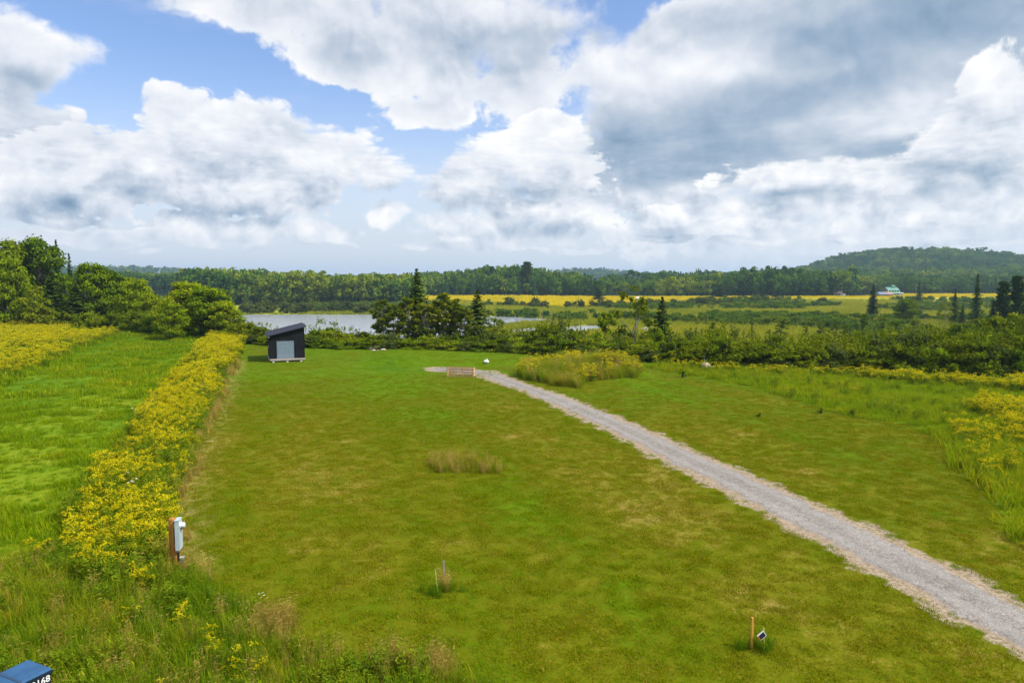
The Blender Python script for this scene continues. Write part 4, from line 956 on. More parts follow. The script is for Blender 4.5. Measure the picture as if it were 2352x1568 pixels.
# ---- bog cover
def bog():
    protos('bog_bush',[shrub(320+i,1.6,1.3,9,230,.34,2)[0].mesh('bog_bush',M['farleaf']) for i in range(4)])
    protos('sedge',[blades(46,1.0,(.5,1.1),.07,.6,330+i).mesh('sedge',M['reed']) for i in range(3)])
    a=RNG.uniform(-.30,.85,26000); y=RNG.uniform(90,470,26000); P=np.stack([a*y,y],1)
    wet=inpoly(P,LAKE)|inpoly(P,POOL)|inpoly(P,POOL2)
    P=P[(~wet)&(y>edge_y(P[:,0])+14)&(yellow_mask(P[:,0],P[:,1])<.3)]
    g=fbm(P[:,0],P[:,1],.030,61,3)
    # open sedge lies in bands parallel to the shore, bushes on the drier swells
    k=RNG.random(len(P))<sstep(.54,.68,g+.10*np.sin(P[:,1]*.055)+.02)
    B=P[k][::2]; scatter('bog_bushes','bog_bush',B,'low dark bushes spread over the bog','shrubs',(.7,1.7),.42+.5*fbm(B[:,0],B[:,1],.05,62,2)+RNG.normal(0,.12,len(B)),tilt=.05)
    S=P[~k]; scatter('bog_sedge','sedge',S,'yellow-green sedge covering the open bog','sedge',(.8,1.7),.2+.8*fbm(S[:,0],S[:,1],.03,63,3)+RNG.normal(0,.1,len(S)))
    # reeds along the shores
    sh=np.vstack([resample(LAKE[:16],700),resample(np.vstack([POOL,POOL[:1]]),220)]); P=sh+RNG.normal(0,1.6,sh.shape); P=P[~(inpoly(P,LAKE)|inpoly(P,POOL))]
    scatter('shore_reeds','sedge',P,'green reeds along the lake shore','reeds',(.7,1.2),RNG.uniform(.1,.5,len(P)))
    # flowers of the far field
    P=np.stack([RNG.uniform(-100,460,30000),RNG.uniform(370,640,30000)],1); P=P[RNG.random(len(P))<yellow_mask(P[:,0],P[:,1])]
    protos('field_bloom',[blades(26,1.3,(.6,1.),.16,.5,340+i).mesh('field_bloom',M['fargold']) for i in range(3)])
    scatter('far_flower_field','field_bloom',P,'far yellow flower fields beyond the bog','flowers',(.8,1.3),.0+1.35*fbm(P[:,0],P[:,1]*1.6,.05,64,3)+RNG.normal(0,.12,len(P)))
bog()

# ------------------------------------------------------------------ built things
def plain(name,col,rough=.6,metal=0.,spec=.3,var=.12,scale=4.):
    m,K=material(name); co=K.n('ShaderNodeTexCoord').outputs['Object']; n=K.noise(co,scale,4,.6)
    lo=tuple(c*(1-var) for c in col); hi=tuple(min(1,c*(1+var)) for c in col)
    return finish(m,K,principled(K,K.mix(K.smooth(n,.3,.7),lo,hi),K.m('MULTIPLY_ADD',K.m('SUBTRACT',n,.5),.2,rough),metal,spec,bump(K,K.noise(co,scale*12,3,.6),.15,.01)))
def grain(name,a,b,axis=(1.,1.,.08),scale=14.,rough=.75):
    m,K=material(name); co=K.n('ShaderNodeTexCoord').outputs['Object']; r=K.n('ShaderNodeObjectInfo').outputs['Random']
    v=K.v('ADD',K.v('MULTIPLY',co,axis),K.comb(r,r,r)); n=K.noise(v,scale,5,.6); n2=K.noise(co,1.7,3,.5)
    c=K.mix(K.smooth(K.m('ADD',K.m('MULTIPLY',n,.7),K.m('MULTIPLY',n2,.3)),.35,.65),a,b)
    c=K.mix(K.m('MULTIPLY',r,.3),c,b)
    return finish(m,K,principled(K,c,rough,0,.2,bump(K,n,.4,.006)))
M['char']=grain('black_stained_boards',(.004,.0045,.006),(.012,.013,.017),rough=.8)
M['roofmetal']=plain('dark_roof_steel',(.045,.050,.075),.5,.2,.4,.10)
M['doorgrey']=plain('blue_grey_door',(.17,.23,.28),.55,0,.4,.06)
M['oldwood']=grain('weathered_grey_wood',(.26,.22,.18),(.46,.40,.34),(.08,1.,1.))
M['brownwood']=grain('brown_beam',(.10,.055,.03),(.20,.12,.07),(.08,1.,1.))
M['white']=plain('white_paint',(.72,.72,.70),.5,0,.4,.05)
M['cedarpost']=grain('orange_treated_post',(.26,.105,.018),(.48,.22,.05),(1.,1.,.05),20.)
M['greybox']=plain('grey_enamel',(.44,.52,.55),.4,.1,.5,.05)
M['black']=plain('black_plastic',(.012,.012,.014),.4,0,.5,.2)
M['glass']=plain('clear_plastic',(.62,.65,.68),.12,0,.8,.05)
M['steel']=plain('galvanised_steel',(.36,.38,.40),.35,.7,.5,.1)
M['bluelid']=plain('blue_enamel_lid',(.022,.085,.18),.22,0,.7,.15,3.)
M['navy']=plain('dark_navy_enamel',(.010,.018,.034),.3,0,.6,.2)
M['pinewood']=grain('fresh_pine',(.50,.28,.13),(.70,.45,.24),(.08,1.,1.),16.)
M['stakegrey']=grain('grey_stake',(.18,.15,.13),(.33,.28,.25),(1.,1.,.06),22.)
M['stakeorange']=grain('orange_stake',(.42,.20,.025),(.62,.34,.06),(1.,1.,.06),22.)
M['bamboo']=plain('pale_cane',(.50,.48,.14),.6,0,.3,.2)
M['panel']=plain('dark_cell',(.02,.02,.05),.2,0,.6,.1)
M['red']=plain('red_plastic',(.50,.05,.03),.5,0,.4,.1)
M['sand']=plain('sandy_gravel',(.46,.37,.29),.95,0,.1,.25,6.)
M['bag']=plain('white_plastic_bag',(.75,.75,.76),.5,0,.4,.05)
M['barngreen']=plain('green_roof',(.10,.24,.19),.5,.1,.4,.08,.6)
M['barnwall']=grain('weathered_barn_boards',(.12,.11,.10),(.26,.24,.22),(1.,1.,.1),2.)
M['rustroof']=plain('rusty_roof',(.34,.20,.15),.7,.2,.3,.25,.5)
M['greyroof']=plain('blue_grey_roof',(.16,.20,.27),.5,.2,.4,.12,.5)
M['brownroof']=plain('brown_roof',(.17,.12,.11),.7,0,.2,.2,.5)
M['dark']=plain('dark_pane',(.012,.014,.018),.15,0,.6,.1)
M['twig']=bark('dead_twigs',(.14,.11,.09),(.30,.25,.21))
def part(mb,name,mat,parent,smooth=False): return obj(name,mb.mesh(name,mat,smooth),parent)

# ---- shed. local frame: x along the front, y away from the viewer
def shed():
    fl=gp(620,832)[:2]; yaw=math.radians(20.9); z0=landz(*fl)
    s=thing('garden_shed','black board shed with grey overhead door and sloping roof','shed',(fl[0],fl[1],z0),yaw)
    W,D=3.52,5.4; zb=.36; hl,hr=2.78,3.62     # floor height, wall tops left and right
    top=lambda x: hl+(hr-hl)*x/W
    # walls as separate upright boards
    bw=.147; n=round(W/bw); bw=W/n; dx0,dx1,dh=.72,2.52,1.88
    tk=.022
    for i in range(n):
        x0=i*bw+.004; x1=(i+1)*bw-.004; xm=(x0+x1)/2
        lo=zb+dh if dx0<xm<dx1 else zb-.02
        mb=MB(); yf=-tk-(.006 if i%2 else 0.); a=[[x0,yf,lo],[x1,yf,lo],[x1,0,lo],[x0,0,lo],[x0,yf,top(x0)],[x1,yf,top(x1)],[x1,0,top(x1)],[x0,0,top(x0)]]
        mb.add(a,[[0,3,2,1],[4,5,6,7],[0,1,5,4],[1,2,6,5],[2,3,7,6],[3,0,4,7]]); part(mb,'board',M['char'],s)
    for nm,c,d in (('front_lining',((dx0)/2+.01,.012,(zb+hl)/2),(dx0-.03,.02,hl-zb)),('front_lining',((dx1+W)/2-.01,.012,(zb+hl)/2),(W-dx1-.03,.02,hl-zb)),('front_lining',((dx0+dx1)/2,.014,(zb+dh+hl)/2),(dx1-dx0,.02,hl-zb-dh))):
        mb=MB(); mb.box(c,d); part(mb,nm,M['char'],s)
    mb=MB(); mb.box((W/2,D/2,zb),(W-.06,D-.06,.05)); part(mb,'floor',M['brownwood'],s)
    for x,h in ((.02,hl),(W-.02,hr)): mb=MB(); mb.box((x,D/2,(zb+h)/2),(.02,D-.05,h-zb-.02)); part(mb,'side_lining',M['char'],s)
    nd=round(D/bw)
    sb=MB(); sb.box((0,D/nd/2,0),(tk,D/nd-.008,1)); bl=sb.mesh('side_board',M['char'])
    for side,x,h in ((0,-tk/2,hl),(1,W+tk/2,hr)):
        for i in range(nd):
            o=obj('side_board',bl,s,(x+(.004 if i%2 else -.004),i*D/nd,(zb+h)/2)); o.scale=(1,1,h-zb)
    mb=MB(); mb.add([[0.01,D,zb],[W-.01,D,zb],[W-.01,D,hr],[.01,D,hl],[0.01,D-.1,zb],[W-.01,D-.1,zb],[W-.01,D-.1,hr-.01],[.01,D-.1,hl-.01]],[[0,1,2,3],[4,7,6,5]]); part(mb,'rear_wall',M['char'],s)
    mb=MB()
    for x,h in ((-.03,hl-.1),(W+.03,hr-.05)): mb.box((x,-.035,(zb+h)/2),(.05,.045,h-zb))
    for k,(x,h) in enumerate(((-.03,hl-.1),(W+.03,hr-.05))):
        m2=MB(); m2.box((x,-.035,(zb+h)/2),(.05,.045,h-zb)); part(m2,'corner_trim',M['char'],s)
    # roof: ribbed sheet with overhang, thickness and fascia
    ox,oy=.30,.34; th=.09; sl=(hr-hl)/W
    zt=lambda x: hl+sl*x+.03
    mb=MB(); a=[]
    for y in (-oy,D+oy):
        for x in (-ox,W+ox): a+= [[x,y,zt(x)],[x,y,zt(x)+th]]
    mb.add(a,[[0,2,6,4],[1,5,7,3],[0,1,3,2],[4,6,7,5],[0,4,5,1],[2,3,7,6]]); rf=part(mb,'roof',M['roofmetal'],s)
    for k in range(13):
        y=-oy+.02+k*(D+2*oy-.04)/12; mb=MB(); x0,x1=-ox-.004,W+ox+.004
        mb.add([[x0,y-.018,zt(x0)+th-.002],[x1,y-.018,zt(x1)+th-.002],[x1,y+.018,zt(x1)+th-.002],[x0,y+.018,zt(x0)+th-.002],[x0,y-.010,zt(x0)+th+.032],[x1,y-.010,zt(x1)+th+.032],[x1,y+.010,zt(x1)+th+.032],[x0,y+.010,zt(x0)+th+.032]],[[4,5,6,7],[0,1,5,4],[2,3,7,6],[1,2,6,5],[3,0,4,7]]); part(mb,'rib',M['roofmetal'],rf)
    mb=MB(); mb.box((W+ox+.012,D/2,zt(W+ox)+.05),(.022,D+2*oy,.13)); part(mb,'fascia',M['white'],rf)
    # overhead door: four sections with raised panels
    door=None
    mb=MB(); mb.box(((dx0+dx1)/2,.03,zb+dh/2),(dx1-dx0,.03,dh)); door=part(mb,'overhead_door',M['doorgrey'],s)
    nsec=4
    for j in range(nsec):
        z1=zb+j*dh/nsec; mb=MB(); mb.box(((dx0+dx1)/2,.010,z1+dh/nsec/2),(dx1-dx0-.01,.02,dh/nsec-.006)); part(mb,'section',M['doorgrey'],door)
        for k in range(3):
            mb=MB(); w=(dx1-dx0)/3; xc=dx0+(k+.5)*w
            mb.box((xc,-.004,z1+dh/nsec/2),(w*.78,.016,dh/nsec*.56)); part(mb,'raised_panel',M['doorgrey'],door)
    for x in (dx0-.035,dx1+.035): mb=MB(); mb.box((x,-.030,zb+dh/2),(.07,.03,dh)); part(mb,'door_jamb',M['char'],s)
    # sill deck, beams, skids and blocks
    mb=MB(); mb.box((W/2+.06,-.22,zb-.10),(W+.05,.40,.16)); part(mb,'sill_deck',M['oldwood'],s)
    mb=MB(); mb.box((-.05,D/2,zb-.09),(.07,D,.17)); part(mb,'side_sill',M['oldwood'],s)
    mb=MB(); mb.box((W/2,-.12,.11),(W-.5,.14,.14)); part(mb,'cross_beam',M['brownwood'],s)
    for x in (.35,W/2,W-.35):
        mb=MB(); mb.box((x,D/2-.1,.14),(.14,D-.1,.14)); part(mb,'skid',M['brownwood'],s)
        for y in (-.28,D*.5,D-.2): mb=MB(); mb.box((x,y,.03),(.20,.20,.14)); part(mb,'support_block',M['white'],s)
    mb=MB(); mb.box((-.07,-.10,hl-.12),(.14,.13,.10)); part(mb,'eave_lamp',M['white'],s)
    mb=MB(); mb.box((-.045,1.4,1.55),(.03,.05,.34)); part(mb,'side_door_handle',M['white'],s)
shed()

# ---- electricity meter on its post
def meter():
    b=gp(400,1320); z=landz(b[0],b[1]); s=thing('meter_post','grey electric meter box on an orange treated post beside the flower strip','meter',(b[0],b[1],z),0)
    H=1.70
    def chamfer(w,d,z0,z1,c):
        mb=MB(); o=[(-w/2+c,-d/2),(w/2-c,-d/2),(w/2,-d/2+c),(w/2,d/2-c),(w/2-c,d/2),(-w/2+c,d/2),(-w/2,d/2-c),(-w/2,-d/2+c)]
        V=[[x,y,z0] for x,y in o]+[[x,y,z1-.035] for x,y in o]+[[x*.72,y*.72,z1] for x,y in o]
        f=[[i,(i+1)%8,8+(i+1)%8,8+i] for i in range(8)]+[[8+i,8+(i+1)%8,16+(i+1)%8,16+i] for i in range(8)]
        mb.add(V,f); mb.add(V[16:],[[0,1,2,3],[0,3,4,7],[4,5,6,7]]); return mb
    part(chamfer(.155,.155,-.4,H,.02),'post',M['cedarpost'],s)
    yaw=math.radians(11)      # the box is fixed to the right flank of the post and faces right
    ux=np.array([math.cos(yaw),math.sin(yaw),0]); uy=np.array([-math.sin(yaw),math.cos(yaw),0]); R=np.stack([ux,uy,[0,0,1]],1)
    c=np.array([.085,-.02,0])+ux*.10
    for zz in (1.48,.86): mb=MB(); mb.box(np.array([.07,0,zz])+ux*.01,(.10,.12,.09),R=R); part(mb,'bracket',M['pinewood'],s)
    bx=MB(); bx.box(c+[0,0,1.215],(.12,.32,.88),R=R); box=part(bx,'meter_box',M['greybox'],s)
    mb=MB(); mb.box(c+[0,0,1.66],(.135,.335,.02),R=R); part(mb,'lid',M['greybox'],box)
    mb=MB(); mb.box(c+ux*.064+[0,0,1.18],(.012,.28,.76),R=R); part(mb,'cover',M['greybox'],box)
    mc=c+ux*.066+[0,0,1.50]-uy*.06
    mb=MB(); mb.tube([mc-ux*.02,mc+ux*.03],[.095,.095],14); part(mb,'meter_ring',M['white'],box,True)
    mb=MB(); mb.tube([mc+ux*.03,mc+ux*.12,mc+ux*.135],[.080,.080,.065],14); mt=part(mb,'meter',M['glass'],box,True)
    mb=MB(); mb.box(mc+ux*.05-[0,0,.10],(.03,.03,.05),R=R); part(mb,'seal_tag',M['red'],box)
    mb=MB(); mb.tube([c-uy*.11+[0,0,.79],c-uy*.11+[0,0,.73]],[.045,.045],10); part(mb,'hub',M['steel'],s)
    mb=MB(); mb.tube([c-uy*.11+[0,0,.74],c-uy*.11+[0,0,.35],c-uy*.12+[-.04,0,.12],c-uy*.12+[-.10,0,-.2]],[.038]*4,8); part(mb,'conduit',M['black'],s,True)
    mb=MB(); mb.box(c-uy*.13+[.02,0,.36],(.14,.02,.02),R=R); part(mb,'conduit_strap',M['steel'],s)
    mb=MB(); mb.box(c-uy*.13+[.11,0,.47],(.10,.10,.17),R=R); jb=part(mb,'junction_box',M['steel'],s)
    mb=MB(); mb.box(c-uy*.13+[.11,0,.57],(.12,.12,.03),R=R); part(mb,'cap',M['greybox'],jb)
meter()

# ---- pad-mounted utility cabinet in the near corner
def cabinet():
    zt=.98; a=gp(65,1513,zt)[:2]; b=gp(120.5,1533.5,zt)[:2]; e=b-a; L=np.linalg.norm(e); ex=e/L; ey=np.array([ex[1],-ex[0]])   # ex along the short end, ey towards the viewer's left
    if ey[0]>0: ey=-ey
    Wd=L; Ln=1.35
    c=(a+b)/2+ey*Ln/2; yaw=math.atan2(ey[1],ey[0])
    s=thing('utility_cabinet','dark navy utility cabinet with blue lid numbered 80168 in the near left corner','cabinet',(c[0],c[1],landz(*c)),yaw)
    # local: x along the long side (away from the frame), y across; the numbered flank is at +-y
    sgn=1. if (-math.sin(yaw)*(b-a)[0]+math.cos(yaw)*(b-a)[1])>0 else -1.
    mb=MB(); mb.box((0,0,.43),(Ln-.06,Wd-.06,.86)); mb2=mb; part(mb,'body',M['navy'],s)
    mb=MB(); mb.box((0,0,-.05),(Ln+.2,Wd+.2,.16)); part(mb,'concrete_pad',M['sand'],s)
    seam=-.10
    for x0,x1 in ((-Ln/2,seam-.006),(seam+.006,Ln/2)):
        mb=MB(); w=Wd/2; z0=.86; zc=zt
        V=[[x0,-w,z0],[x1,-w,z0],[x1,w,z0],[x0,w,z0],[x0,-w,zc-.045],[x1,-w,zc-.045],[x1,w,zc-.045],[x0,w,zc-.045],[x0+.03,-w+.05,zc-.01],[x1-.03,-w+.05,zc-.01],[x1-.03,w-.05,zc-.01],[x0+.03,w-.05,zc-.01]]
        f=[[0,3,2,1],[0,1,5,4],[1,2,6,5],[2,3,7,6],[3,0,4,7],[4,5,9,8],[5,6,10,9],[6,7,11,10],[7,4,8,11],[8,9,10,11]]
        mb.add(V,f,0); me=mb.mesh('lid',[M['bluelid'],M['navy']]); 
        for i in (1,2,3,4): me.polygons[i].material_index=1
        obj('lid',me,s)
    mb=MB(); mb.box((Ln*.22,sgn*(Wd/2-.024),.42),(Ln*.42,.02,.74)); dr=part(mb,'door',M['navy'],s)
    mb=MB(); mb.box((Ln*.05,sgn*(Wd/2-.005),.40),(.03,.03,.16)); part(mb,'latch',M['steel'],dr)
    # white number on the flank, and the initial before it
    for txt,xo,sz in (('80168',-.615,.18),('E',.13,.17)):
        cu=bpy.data.curves.new('number','FONT'); cu.body=txt; cu.size=sz; cu.extrude=.001; cu.resolution_u=3; cu.offset=.003
        to=bpy.data.objects.new('number',cu); C.objects.link(to); dg=bpy.context.evaluated_depsgraph_get(); dg.update()
        me=bpy.data.meshes.new_from_object(to.evaluated_get(dg)); bpy.data.objects.remove(to); me.materials.append(M['white']); me.name='number'
        xs=[v.co.x for v in me.vertices]; w=max(xs)-min(xs); o=obj('number',me,s)
        # read from outside: text runs towards the far short end
        o.rotation_euler=(math.pi/2,0,math.pi if sgn>0 else 0)
        o.location=(xo+(w if sgn>0 else 0),sgn*(Wd/2+.004-.0),.735)
    return s
cab=cabinet()

# ---- timber frame lying by the gravel
def frame():
    a=gp(1027,864); b=gp(1087,866); L=float(np.hypot(*(b-a)[:2])); yaw=math.atan2(b[1]-a[1],b[0]-a[0])
    s=thing('timber_frame','pale pine timber bed frame tipped on its side by the gravel','frame',(a[0],a[1],landz(a[0],a[1])),yaw)
    H=.86; D=.42
    for y,nm in ((0.,'stud'),):
        for x in (.02,.62,L-1.0,L-.05): mb=MB(); mb.box((x,y,H/2),(.075,.05,H)); part(mb,'stud',M['pinewood'],s)
    for z in (.03,H-.03): mb=MB(); mb.box((L/2,.003+(.05 if z<.5 else -.002),z),(L,.05,.06)); part(mb,'rail',M['pinewood'],s)
    for z in (.18,.40,.62,.80): mb=MB(); mb.box((L/2,D,z),(L,.028,.135)); part(mb,'plank',M['pinewood'],s)
    for x in (-.03,L+.03): 
        for z in (.2,.5,.76): mb=MB(); mb.box((x,D/2,z),(.028,D,.16)); part(mb,'end_plank',M['pinewood'],s)
    mb=MB(); mb.tube([(L*.60,.9,-.2),(L*.60,.9,1.25)],[.014,.014],5); 
frame()
def stake(name,px,py,h,w,mat,label,cat='stake',lean=0.,group=None):
    p=gp(px,py); s=thing(name,label,cat,(p[0],p[1],landz(p[0],p[1])),.2,group); mb=MB()
    x=lean*h; V=[]
    for z,k,xx in ((-.25,1.,-.25*lean),(h-.01,1.,x),(h,.8,x)):
        V+= [[xx-w/2*k,-w/2*k,z],[xx+w/2*k,-w/2*k,z],[xx+w/2*k,w/2*k,z],[xx-w/2*k,w/2*k,z]]
    mb.add(V,[[i+j,i+(j+1)%4,i+4+(j+1)%4,i+4+j] for i in (0,4) for j in range(4)]+[[8,9,10,11]]); part(mb,'shaft',mat,s); return s
def hgt(px,py,top):
    p=gp(px,py); d=ray(px,top); return CAM_Z+d[2]*p[1]/d[1]
s=stake('wooden_stake',1022,1352,hgt(1022,1352,1291),.05,M['stakegrey'],'grey wooden stake standing in the middle of the near lawn',lean=-.04)
s=stake('garden_cane',1006,1366,hgt(1006,1366,1309),.022,M['bamboo'],'thin pale cane leaning beside the grey stake',cat='cane',lean=-.10)
s=stake('wooden_stake',1726,1488,hgt(1726,1488,1417),.055,M['stakeorange'],'orange wooden stake on the near lawn by the drive')
s=stake('garden_cane',1755,1492,hgt(1755,1492,1439),.018,M['bamboo'],'thin pale cane with a tilted tag right of the orange stake',cat='cane',lean=-.05)
hh=hgt(1755,1460,1460); mb=MB(); th=math.radians(35)
Rt=np.array([[math.cos(th),0,-math.sin(th)],[0,1,0],[math.sin(th),0,math.cos(th)]])
mb.box((-.09,-.03,.38),(.19,.025,.15),R=Rt); tg=part(mb,'tag',M['white'],s); mb=MB(); mb.box((-.09,-.046,.385),(.15,.012,.115),R=Rt); part(mb,'dark_window',M['panel'],tg); mb=MB(); mb.box((-.16,-.0455,.335),(.03,.012,.11),R=Rt); part(mb,'red_edge',M['red'],tg)
for px,py,tp,lab in ((241,1155,1133,'short orange survey stake highest up in the flower strip'),(217,1210,1190,'short orange survey stake in the middle of the flower strip'),(170,1275,1256,'short pale survey stake left of the flower strip, nearest of three')):
    stake('survey_stake',px,py,hgt(px,py,tp)+.25,.04,M['stakeorange'],lab,'stake',0,'survey stakes in the flower strip')
stake('survey_stake',410,990,.9,.05,M['white'],'short white survey stake at the lawn side of the flower strip','stake',0,'survey stakes in the flower strip')
for nm,px,py,n,k in (('stake_tuft',1010,1368,9,'rough'),('orange_stake_tuft',1738,1492,12,'rough')):
    c=gp(px,py)[:2]; P=c+RNG.normal(0,.14,(n,2))*[1.7,1.]; scatter(nm,k,P,'dark grass left uncut around the grey stake' if nm=='stake_tuft' else 'dark grass left uncut around the orange stake','grass',(.35,.6),np.full(n,.05))
c=gp(1023,1358)[:2]; scatter('stake_straw','dry',c+RNG.normal(0,.08,(5,2)),'straw stems beside the grey stake','grass',(.6,.9))

# ---- pile of sandy gravel with a marker pipe
def pile():
    b=gp(1621,846); z=landz(b[0],b[1]); s=thing('gravel_pile','small heap of pale sandy gravel before the dark bushes','pile',(b[0],b[1],z))
    mb=MB(); n=40; rings=12; V=[]
    for j in range(rings+1):
        t=j/rings
        for i in range(n):
            a=i*2*math.pi/n; w=.92+.08*math.sin(2*a+1)+.08*math.sin(5*a); r=w*(1-t)
            zz=.80*t if t<1 else .76
            q=mnoise.noise(Vector((r*math.cos(a)*2.3,r*math.sin(a)*2.3,zz*2)))
            V.append([r*math.cos(a)*1.05+q*.06,r*math.sin(a)+q*.06,zz*(1-.12*(t>.9))-.04+q*.07])
    mb.add(V,[[j*n+i,j*n+(i+1)%n,(j+1)*n+(i+1)%n,(j+1)*n+i] for j in range(rings) for i in range(n)]); part(mb,'heap',M['sand'],s,True)
    r=np.random.default_rng(5)
    for i in range(16):
        a=r.uniform(0,6.283); q=r.uniform(.2,1.); mb=MB(); k=r.uniform(.04,.10); mb.box((q*math.cos(a),q*math.sin(a),max(0,.78*(1-q/.92))+.02),(k*1.4,k,k*.8),rz=a); part(mb,'stone',M['sand'],s)
    p=gp(1619,846); stake('marker_pipe',1618,842,hgt(1618,842,815),.06,M['white'],'thin white marker pipe standing behind the gravel heap','pipe')
pile()
# ---- crumpled white bag
def bag():
    b=gp(1117,836); s=thing('plastic_bag','crumpled white plastic bag lying on the grass bank','bag',(b[0],b[1],landz(b[0],b[1])+.02))
    mb=MB(); n=14; V=[]; rg=np.random.default_rng(2)
    for j in range(8):
        t=j/7; 
        for i in range(n):
            a=i*6.283/n; r=(.24*math.sin(math.pi*min(1,t*.8+.15))+.05*(t>.85))*(1+.35*mnoise.noise(Vector((math.cos(a)*2,math.sin(a)*2,t*4))))
            V.append([r*math.cos(a)*1.2,r*math.sin(a),t*.36+.05*mnoise.noise(Vector((a,t*5,1.)))])
    mb.add(V,[[j*n+i,j*n+(i+1)%n,(j+1)*n+(i+1)%n,(j+1)*n+i] for j in range(7) for i in range(n)]); part(mb,'sack',M['bag'],s)
    for sx in (-1,1): mb=MB(); mb.add([[sx*.04,0,.30],[sx*.10,.04,.30],[sx*.16,.06,.52],[sx*.07,-.02,.48]],[[0,1,2,3]]); part(mb,'handle',M['bag'],s)
bag()
# ---- brush heap and plank at the edge of the lawn
def brush():
    b=gp(876,803); s=thing('brush_pile','grey heap of dead branches at the far edge of the lawn','branches',(b[0],b[1],landz(b[0],b[1])))
    r=np.random.default_rng(8)
    for i in range(26):
        a=r.normal(0,.5); c=r.normal(0,.42,2)*[1.6,.6]; L=r.uniform(.7,1.5); d=np.array([math.cos(a),math.sin(a),r.normal(0,.12)]); m=np.array([c[0],c[1],r.uniform(.08,.50)*max(.25,1-abs(c[0])/1.3)])
        mb=MB(); mb.tube([m-d*L/2,m+r.normal(0,.05,3),m+d*L/2],[.035,.028,.012],5); part(mb,'branch',M['twig'],s)
    b=gp(913,803); s=thing('weathered_plank','weathered grey plank lying right of the brush heap','plank',(b[0],b[1],landz(b[0],b[1])+.03),-.05)
    mb=MB(); mb.box((0,0,.06),(2.3,.22,.05)); part(mb,'board',M['oldwood'],s); mb=MB(); mb.box((.1,.03,.12),(1.7,.16,.05),rz=.12); part(mb,'board',M['oldwood'],s)
    for i,(px,w) in enumerate(((858,.22),(868,.15),(880,.3))):
        b=gp(px,806); s=thing('field_stone',['leftmost white stone before the brush heap','small middle stone before the brush heap','largest pale stone before the brush heap'][i],'stone',(b[0],b[1],landz(b[0],b[1])),.3*i,'stones before the brush heap')
        mb=MB(); V=[]; n=10
        for j in range(5):
            t=j/4
            for k in range(n):
                a=k*6.283/n; q=1+.25*mnoise.noise(Vector((math.cos(a)*1.5+i,math.sin(a)*1.5,t*2))); rr=w*math.sin(math.pi*(.25+.75*t*.98))**.7*q if t<1 else .02; V.append([rr*math.cos(a)*1.4,rr*math.sin(a),t*w*.8-.03])
        mb.add(V,[[j*n+k,j*n+(k+1)%n,(j+1)*n+(k+1)%n,(j+1)*n+k] for j in range(4) for k in range(n)]); part(mb,'rock',M['sand'],s,True)
brush()
# ---- rounded weed clumps on the lawn at right
kind('sapling',[shrub(240+i,1.,.5,10,260,.10,4) for i in range(3)],'tree','darkbark',1.,.5,'sapling')
for i,(px,py,tp,R,k,lab) in enumerate(((1567,866,842,.62,'sapling','round clump of weeds left uncut on the right lawn'),(1744,957,946,.34,'sapling','tiny dark sapling on the lawn right of the drive'),(1886,950,929,.42,'sapling','small dark sapling left of the field edge'),(1960,955,930,.55,'sapling','bushier dark sapling at the edge of the right field'),(1908,897,880,.8,'sapling','low brown-green bush inside the right field'),(2125,958,940,.8,'sapling','low brown bush at the near edge of the right field'))):
    p=gp(px,py); z=landz(p[0],p[1]); h=hgt(px,py,tp); plant(k,p[0],p[1],max(.3,h*.75),R*.7,lab,'bush','small bushes on the right lawn',z)

